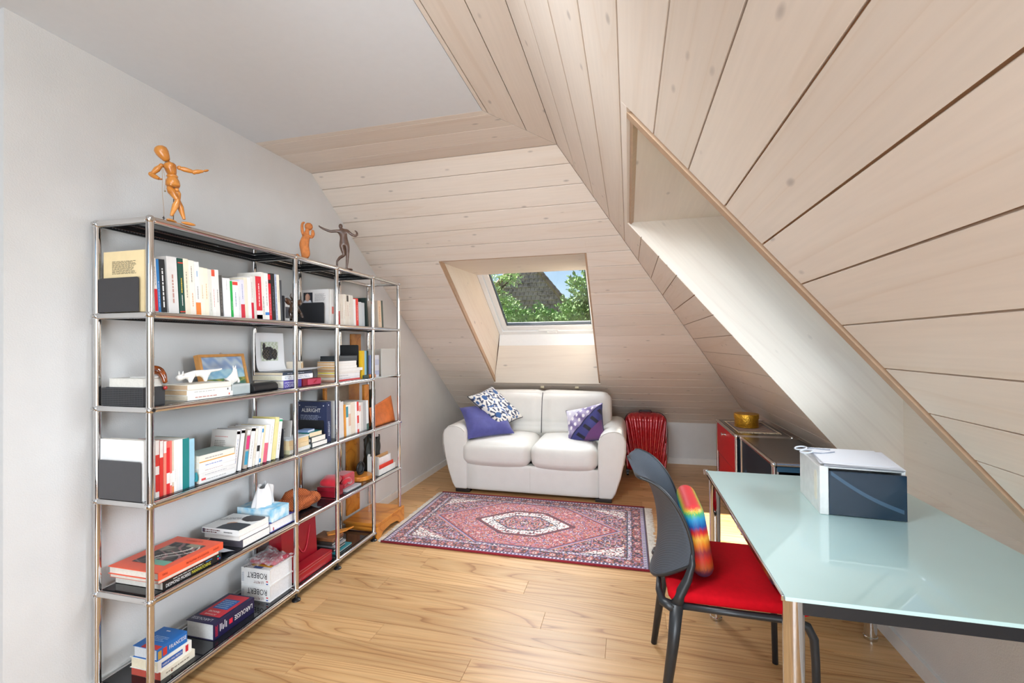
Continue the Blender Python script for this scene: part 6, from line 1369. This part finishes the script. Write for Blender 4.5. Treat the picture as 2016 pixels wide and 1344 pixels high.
MB().prism(P_, (-.1302, 0, .012), (0, 1, 0), (0, 0, 1), (-.0006, 0, 0)).build('grip_slot', M('f3ead8', .6), db)
fr_ = MB().box((-.101, -.130, .002), (.13, -.121, H2-.012)).build('drawer_front', M('1f3244', .12, var=.03, coat=.6), db, bevel=.002)
sw = []
for k in range(16):
    t = k/15; a = (-.095+.215*t, .150-.132*(t*.9+.1*math.sin(t*PI))*(1 if t < .85 else 1)); sw.append((a[0], max(.012, a[1])))
rib = MB(); up_pts = [(x, z+.010) for x, z in sw]; lo_pts = [(x, z-.004) for x, z in sw]
rib.prism(up_pts+lo_pts[::-1], (0, -.1302, 0), (1, 0, 0), (0, 0, 1), (0, -.0016, 0)); rib.build('diagonal_ridge', M('3f5a72', .15, var=.02, coat=.6), db)
pk = thing('paper_stack', 'loose stack of white papers on top of the document box', 'paper', (2.52, .72, DZ+H2+.0028), None, (0, 0, math.radians(-9)))
for k in range(7):
    a = random.uniform(-.05, .05); m = Matrix.Rotation(a, 3, 'Z'); w, d = .115, .14; ox, oy = random.uniform(-.006, .010), random.uniform(-.008, .008)
    def fn(u, v, k=k): q = m @ Vector(((2*u-1)*w+ox, (2*v-1)*d+oy, 0)); return (q.x, q.y, .0006+.0017*k+.003*(k > 4)*(v-.2)*u)
    MB().grid(fn, 4, 4).build('paper_sheet', M(['f0f0f2', 'e4e6ec', 'f4f4f6'][k % 3], .6, var=0), pk, smooth=True)
MB().grid(lambda u, v: (-.112+.218*u, -.139+.03*v, .0004+.011*v), 3, 2).build('paper_sheet', M('dfe2ea', .6, var=0), pk)
gl = thing('eyeglasses', 'clear-framed eyeglasses lying at the left edge of the document box', 'eyeglasses', (2.405, .80, DZ+H2+.005))
gz = DZ+H2+.018
for y in (.775, .835): MB().tube([(2.385+.020*math.cos(a), y+.026*math.sin(a), gz+.004*math.cos(a)) for a in [2*PI*k/20 for k in range(20)]], .0032, 8, closed=True).build('lens_rim', M('dfe4ee', .15), gl, smooth=True)
MB().tube([(2.40, .797, gz), (2.403, .805, gz+.002), (2.40, .813, gz)], .0022, 6).build('bridge', M('dfe4ee', .15), gl, smooth=True); MB().tube([(2.40, .755, gz), (2.44, .765, gz-.003), (2.49, .79, gz-.001)], .0022, 6).build('temple', M('9aa0ae', .2), gl, smooth=True); MB().tube([(2.40, .855, gz), (2.44, .85, gz-.003), (2.49, .83, gz-.001)], .0022, 6).build('temple', M('9aa0ae', .2), gl, smooth=True)

# ================================================================ CHAIR
chx = thing('mesh_chair', 'red-seated chair with a curved dark mesh back and black legs at the desk', 'chair', (2.0, .60, 0))
FRM = M('25282b', .38, var=.04); Yn, Yf = .375, .825
def mesh_mat():
    m, N, L, P = nt_new('ribbed_mesh'); tc = N.new('ShaderNodeTexCoord'); sp = N.new('ShaderNodeSeparateXYZ'); L.new(tc.outputs['UV'], sp.inputs[0])
    w = mathn(N, L, 'FRACT', mathn(N, L, 'MULTIPLY', sp.outputs[1], 95)); L.new(ramp(N, L, w, [(0, lin('2e353d')), (.5, lin('5a636e')), (.95, lin('2e353d'))]), P.inputs['Base Color']); P.inputs['Roughness'].default_value = .65
    bn = N.new('ShaderNodeBump'); bn.inputs['Strength'].default_value = .5; bn.inputs['Distance'].default_value = .002; L.new(w, bn.inputs['Height']); L.new(bn.outputs[0], P.inputs['Normal']); return m
# side profile (x,z) from the seat up to the curled top
PR = [(1.903, .572), (1.905, .615), (1.897, .665), (1.880, .715), (1.856, .762), (1.824, .805), (1.788, .836), (1.752, .853), (1.728, .858), (1.716, .858)]
def prof_at(t):
    f = t*(len(PR)-1); i = min(int(f), len(PR)-2); f -= i
    def cr(p0, p1, p2, p3, f): return .5*((2*p1)+(-p0+p2)*f+(2*p0-5*p1+4*p2-p3)*f*f+(-p0+3*p1-3*p2+p3)*f**3)
    g_ = lambda k: PR[max(0, min(len(PR)-1, k))]
    return tuple(cr(g_(i-1)[a], g_(i)[a], g_(i+1)[a], g_(i+2)[a], f) for a in (0, 1))
def halfw(t): return .222 if t < .80 else .222*math.sqrt(max(0, 1-((t-.80)/.203)**2.8))*.999+.001
def backpt(u, v):
    t = v; x, z = prof_at(t); hw_ = halfw(t); s = 2*u-1; ymid = (Yn+Yf)/2; c_ = 1-s*s
    return (x-c_*(.105*(1-t)**1.6+.022), ymid+s*hw_, z-c_*.135*(1-t)**1.8+.018*c_*t)
nU, nV = 24, 48; vs = [backpt(i/nU, j/nV) for j in range(nV+1) for i in range(nU+1)]; fs = [(j*(nU+1)+i, j*(nU+1)+i+1, (j+1)*(nU+1)+i+1, (j+1)*(nU+1)+i) for j in range(nV) for i in range(nU)]
me = bpy.data.meshes.new('backrest'); o0 = parent_loc(chx); me.from_pydata([Vector(v)-o0 for v in vs], [], fs)
uv = me.uv_layers.new(name='UVMap')
for p_ in me.polygons:
    p_.use_smooth = True
    for li in p_.loop_indices: k = me.loops[li].vertex_index; uv.data[li].uv = ((k % (nU+1))/nU, (k//(nU+1))/nV)
me.materials.append(mesh_mat()); bk_ = link('backrest', me, chx); so = bk_.modifiers.new('thickness', 'SOLIDIFY'); so.thickness = .006; so.offset = 0
rim = [backpt(0, j/40) for j in range(0, 41)]+[backpt(i/14, 1) for i in range(1, 14)]+[backpt(1, j/40) for j in range(40, -1, -1)]+[backpt(1-i/16, 0) for i in range(1, 16)]
MB().tube(rim, .0062, 10, closed=True).build('back_rim', FRM, chx, smooth=True)
for y, s in ((Yn, 1), (Yf, -1)):
    yy = y+s*.004
    MB().tube([(1.904, yy, .61), (1.903, yy, .572), (1.888, yy, .520), (1.862, yy, .465), (1.850, yy, .425)], [.006, .011, .015, .018, .022], 12).build('back_bracket', FRM, chx, smooth=True)
    MB().tube([(1.800, yy+s*.13, .455), (1.797, yy+s*.07, .438), (1.806, yy+s*.02, .425), (1.845, yy, .418)], [.008, .012, .016, .02], 12).build('back_bracket', FRM, chx, smooth=True)
    MB().tube([(1.852, yy, .435), (1.838, yy-s*.006, .30), (1.795, yy-s*.015, .0)], [.022, .019, .0125], 14).build('leg', FRM, chx, smooth=True)
    MB().tube([(1.852, yy, .428), (2.05, yy, .425), (2.215, yy, .425), (2.25, yy, .412), (2.268, yy, .375), (2.272, yy, .30), (2.276, yy, .0)], [.012, .0115, .0125, .0135, .0135, .0125, .0115], 12).build('leg', FRM, chx, smooth=True)
MB().tube([(1.85, Yn, .425), (1.85, Yf, .425)], .011, 10).build('cross_bar', FRM, chx, smooth=True); MB().tube([(2.22, Yn, .424), (2.22, Yf, .424)], .011, 10).build('cross_bar', FRM, chx, smooth=True)
SEATR = M('bf0618', .9, var=.06, vscale=60, bump=.3, bscale=700, spec=.15)
rbox_mb((2.045, (Yn+Yf)/2, .4605), (.44, Yf-Yn+.01, .05), .022, (.004, .004, .008), 14).build('seat', SEATR, chx, smooth=True)
# rainbow cushion on the seat against the back
def rainbow():
    m, N, L, P = nt_new('rainbow_silk'); tc = N.new('ShaderNodeTexCoord'); sp = N.new('ShaderNodeSeparateXYZ'); L.new(tc.outputs['Object'], sp.inputs[0])
    n = N.new('ShaderNodeTexNoise'); n.inputs['Scale'].default_value = 5; mp = N.new('ShaderNodeMapping'); mp.inputs['Scale'].default_value = (110, 110, .5); L.new(tc.outputs['Object'], mp.inputs['Vector']); L.new(mp.outputs[0], n.inputs['Vector'])
    h = mathn(N, L, 'ADD', mathn(N, L, 'MULTIPLY', sp.outputs[2], 3.86), mathn(N, L, 'MULTIPLY_ADD', n.outputs[0], .14)); 
    add = [x for x in N if x.type == 'MATH' and x.operation == 'MULTIPLY_ADD'][0]; add.inputs[2].default_value = -.07
    st_ = [(.0, '2a2a48'), (.10, '4a2234'), (.18, 'a84a18'), (.28, 'c02a18'), (.38, '8a2430'), (.47, 'd8701c'), (.56, 'e0a838'), (.63, 'd02a24'), (.67, 'a81c2c'), (.72, '174a94'), (.83, '2a8cbc'), (.895, '48a458'), (.93, 'cdb438'), (.965, 'd83840')]
    L.new(ramp(N, L, h, [(a, lin(b)) for a, b in st_]), P.inputs['Base Color']); P.inputs['Roughness'].default_value = .45; return m
rc = thing('lumbar_cushion', 'rainbow-striped lumbar cushion standing on the red seat against the mesh back', 'cushion', (1.954, .575, .4965), None, (0, math.radians(-9), 0))
rbox_mb((0.0, 0, .13), (.072, .30, .255), .036, (.004, .0, .0), 16).build('cover', rainbow(), rc, smooth=True)

# ================================================================ OUTSIDE: HOUSE AND TREES
hs_ = thing('neighbour_house', 'neighbouring house roof of weathered brown tiles seen through the rear skylight', 'house', (-.2, 17, -4))
TILE = wood('weathered_roof_tile', lin('6a5a50'), lin('98857a'), lin('a8968a'), .9, .5, ring=3, tint=.3)
e1 = Vector((1, 0, 0)); e2 = Vector((0, .301, .953)); nn_ = e1.cross(e2); O_ = Vector((-2.4, 15.4, 0)); HB = 5.33
def verge(b): return (HB-b)*.953/1.2
rs_ = MB(); rs_.prism([(-verge(0), 0), (verge(0), 0), (0, HB)], O_, e1, e2, -nn_*-.3 if nn_.y > 0 else -nn_*.3); rs_.build('roof_deck', M('5c4a40', .9), hs_)
if nn_.y > 0: nn_ = -nn_
ti = MB(); b = 0.
while b < HB-.1:
    w_ = verge(b+.1); a = -w_+(.09 if int(b/.19) % 2 else 0)
    while a < w_-.1:
        p = O_+e1*a+e2*b; hgt = .05+random.uniform(0, .025); w = .165
        vs = [p+nn_*.005, p+e1*w+nn_*.005, p+e1*w+nn_*hgt, p+nn_*hgt, p+e2*.26+nn_*.004, p+e1*w+e2*.26+nn_*.004, p+e1*w*.5+nn_*(hgt+.03), p+e1*w*.5+e2*.26+nn_*.03]
        ti.add(vs, [(3, 6, 7, 4), (6, 2, 5, 7), (0, 1, 2, 6, 3)]); a += .18
    b += .19
o = ti.build('roof_tile_rows', TILE, hs_); o['kind'] = 'stuff'
mb = MB()
for s_ in (-1, 1):
    for k in range(27):
        b = k*.195; p = O_+e1*s_*verge(b)+e2*b+nn_*.05; q_ = O_+e1*s_*verge(b+.24)+e2*(b+.24)+nn_*.08; mb.tube([p, q_], [.11, .085], 8)
o = mb.build('verge_tiles', M('8a705e', .9, var=.3, vscale=3), hs_, smooth=True); o['kind'] = 'stuff'
MB().box((-6.2, 15.9, -5), (1.4, 22, -.05)).build('house_wall', M('d8d2c4', .9), hs_)
def leafmat(name, c1, c2):
    m, N, L, P = nt_new(name); oi = N.new('ShaderNodeTexCoord'); n = N.new('ShaderNodeTexNoise'); n.inputs['Scale'].default_value = 1.6; n.inputs['Detail'].default_value = 4; L.new(oi.outputs['Object'], n.inputs['Vector'])
    L.new(ramp(N, L, n.outputs[0], [(.35, lin(c1)), (.65, lin(c2))]), P.inputs['Base Color']); P.inputs['Roughness'].default_value = .8; P.inputs['Specular IOR Level'].default_value = .1; return m
LF = [leafmat('leaf_green', '6a8a58', '9cb884'), leafmat('leaf_pale', '93b070', 'c4d4a4')]
def tree(label, base, blobs, n, lm, leaf=.11, group='trees outside the rear skylight', trunk=True):
    t = thing('garden_tree', label, 'tree', base, group); r = np.random.default_rng(len(label)*7+n)
    vs = []; fs = []
    tot = sum(q[3]**2 for q in blobs)
    for bx, by, bz, br_ in blobs:
        m = int(n*br_**2/tot)
        for _ in range(m):
            d = r.normal(size=3); d /= np.linalg.norm(d); rad = br_*(r.random()**.35)*(1+.25*math.sin(d[0]*7+d[2]*9)); c = np.array((bx, by, bz))+d*rad*np.array((1, 1, .85))
            a = r.normal(size=3); a /= np.linalg.norm(a); b_ = np.cross(a, r.normal(size=3)); b_ /= np.linalg.norm(b_); s = leaf*r.uniform(.6, 1.2); k = len(vs)
            vs += [c-a*s, c+b_*s*.42, c+a*s, c-b_*s*.42]; fs.append((k, k+1, k+2, k+3))
    me = bpy.data.meshes.new('foliage'); o0 = Vector(base); me.from_pydata([tuple(np.array(v)-np.array(o0)) for v in vs], [], fs); me.materials.append(lm); f = link('foliage', me, t); f['kind'] = 'stuff'
    bm_ = MB(); zt = min(q[2] for q in blobs); bc = blobs[0]
    bm_.tube([base, (base[0]+.1, base[1], (base[2]+bc[2])/2), (bc[0], bc[1], bc[2])], [.16, .12, .05], 8)
    for q in blobs[1:]: bm_.tube([(base[0]+.1, base[1], (base[2]+bc[2])/2), ((base[0]+q[0])/2+.1, (base[1]+q[1])/2, (bc[2]+q[2])/2-.3), q[:3]], [.09, .06, .02], 6)
    bm_.build('trunk', M('5a4a3c', .9, var=.2), t, smooth=True)
tree('broad green tree in the middle below the tiled roof', (-.6, 10.5, -4), [(-.5, 10.5, 1.75, .72), (-1.25, 10.6, 1.85, .75), (.25, 10.4, 1.75, .7), (-1.95, 10.8, 1.7, .8), (.95, 10.6, 1.6, .75), (-.9, 10.5, 1.2, .8), (.4, 10.5, 1.1, .8)], 19000, LF[0], .062)
tree('pale airy tree at the left edge of the rear skylight view', (-3.6, 13.4, -4), [(-2.75, 13.4, 2.98, .55), (-2.25, 13.3, 2.7, .45), (-2.1, 13.6, 3.6, .36), (-3.1, 13.4, 2.4, .7), (-3.0, 13.4, 3.5, .6)], 3200, LF[1], .06)
tree('tall green tree at the right edge of the rear skylight view', (2.4, 9, -4), [(.85, 9, 2.5, .42), (.55, 9.2, 2.15, .42), (1.1, 9, 2.95, .45), (.75, 9, 1.8, .5), (1.3, 9, 2.3, .6), (.55, 9.1, 2.75, .22)], 6500, LF[0], .055)
struct(MB().box((-30, 5, -4.2), (30, 60, -4.0)).build('ground', M('6f8a4c', .95, var=.2, vscale=1)))
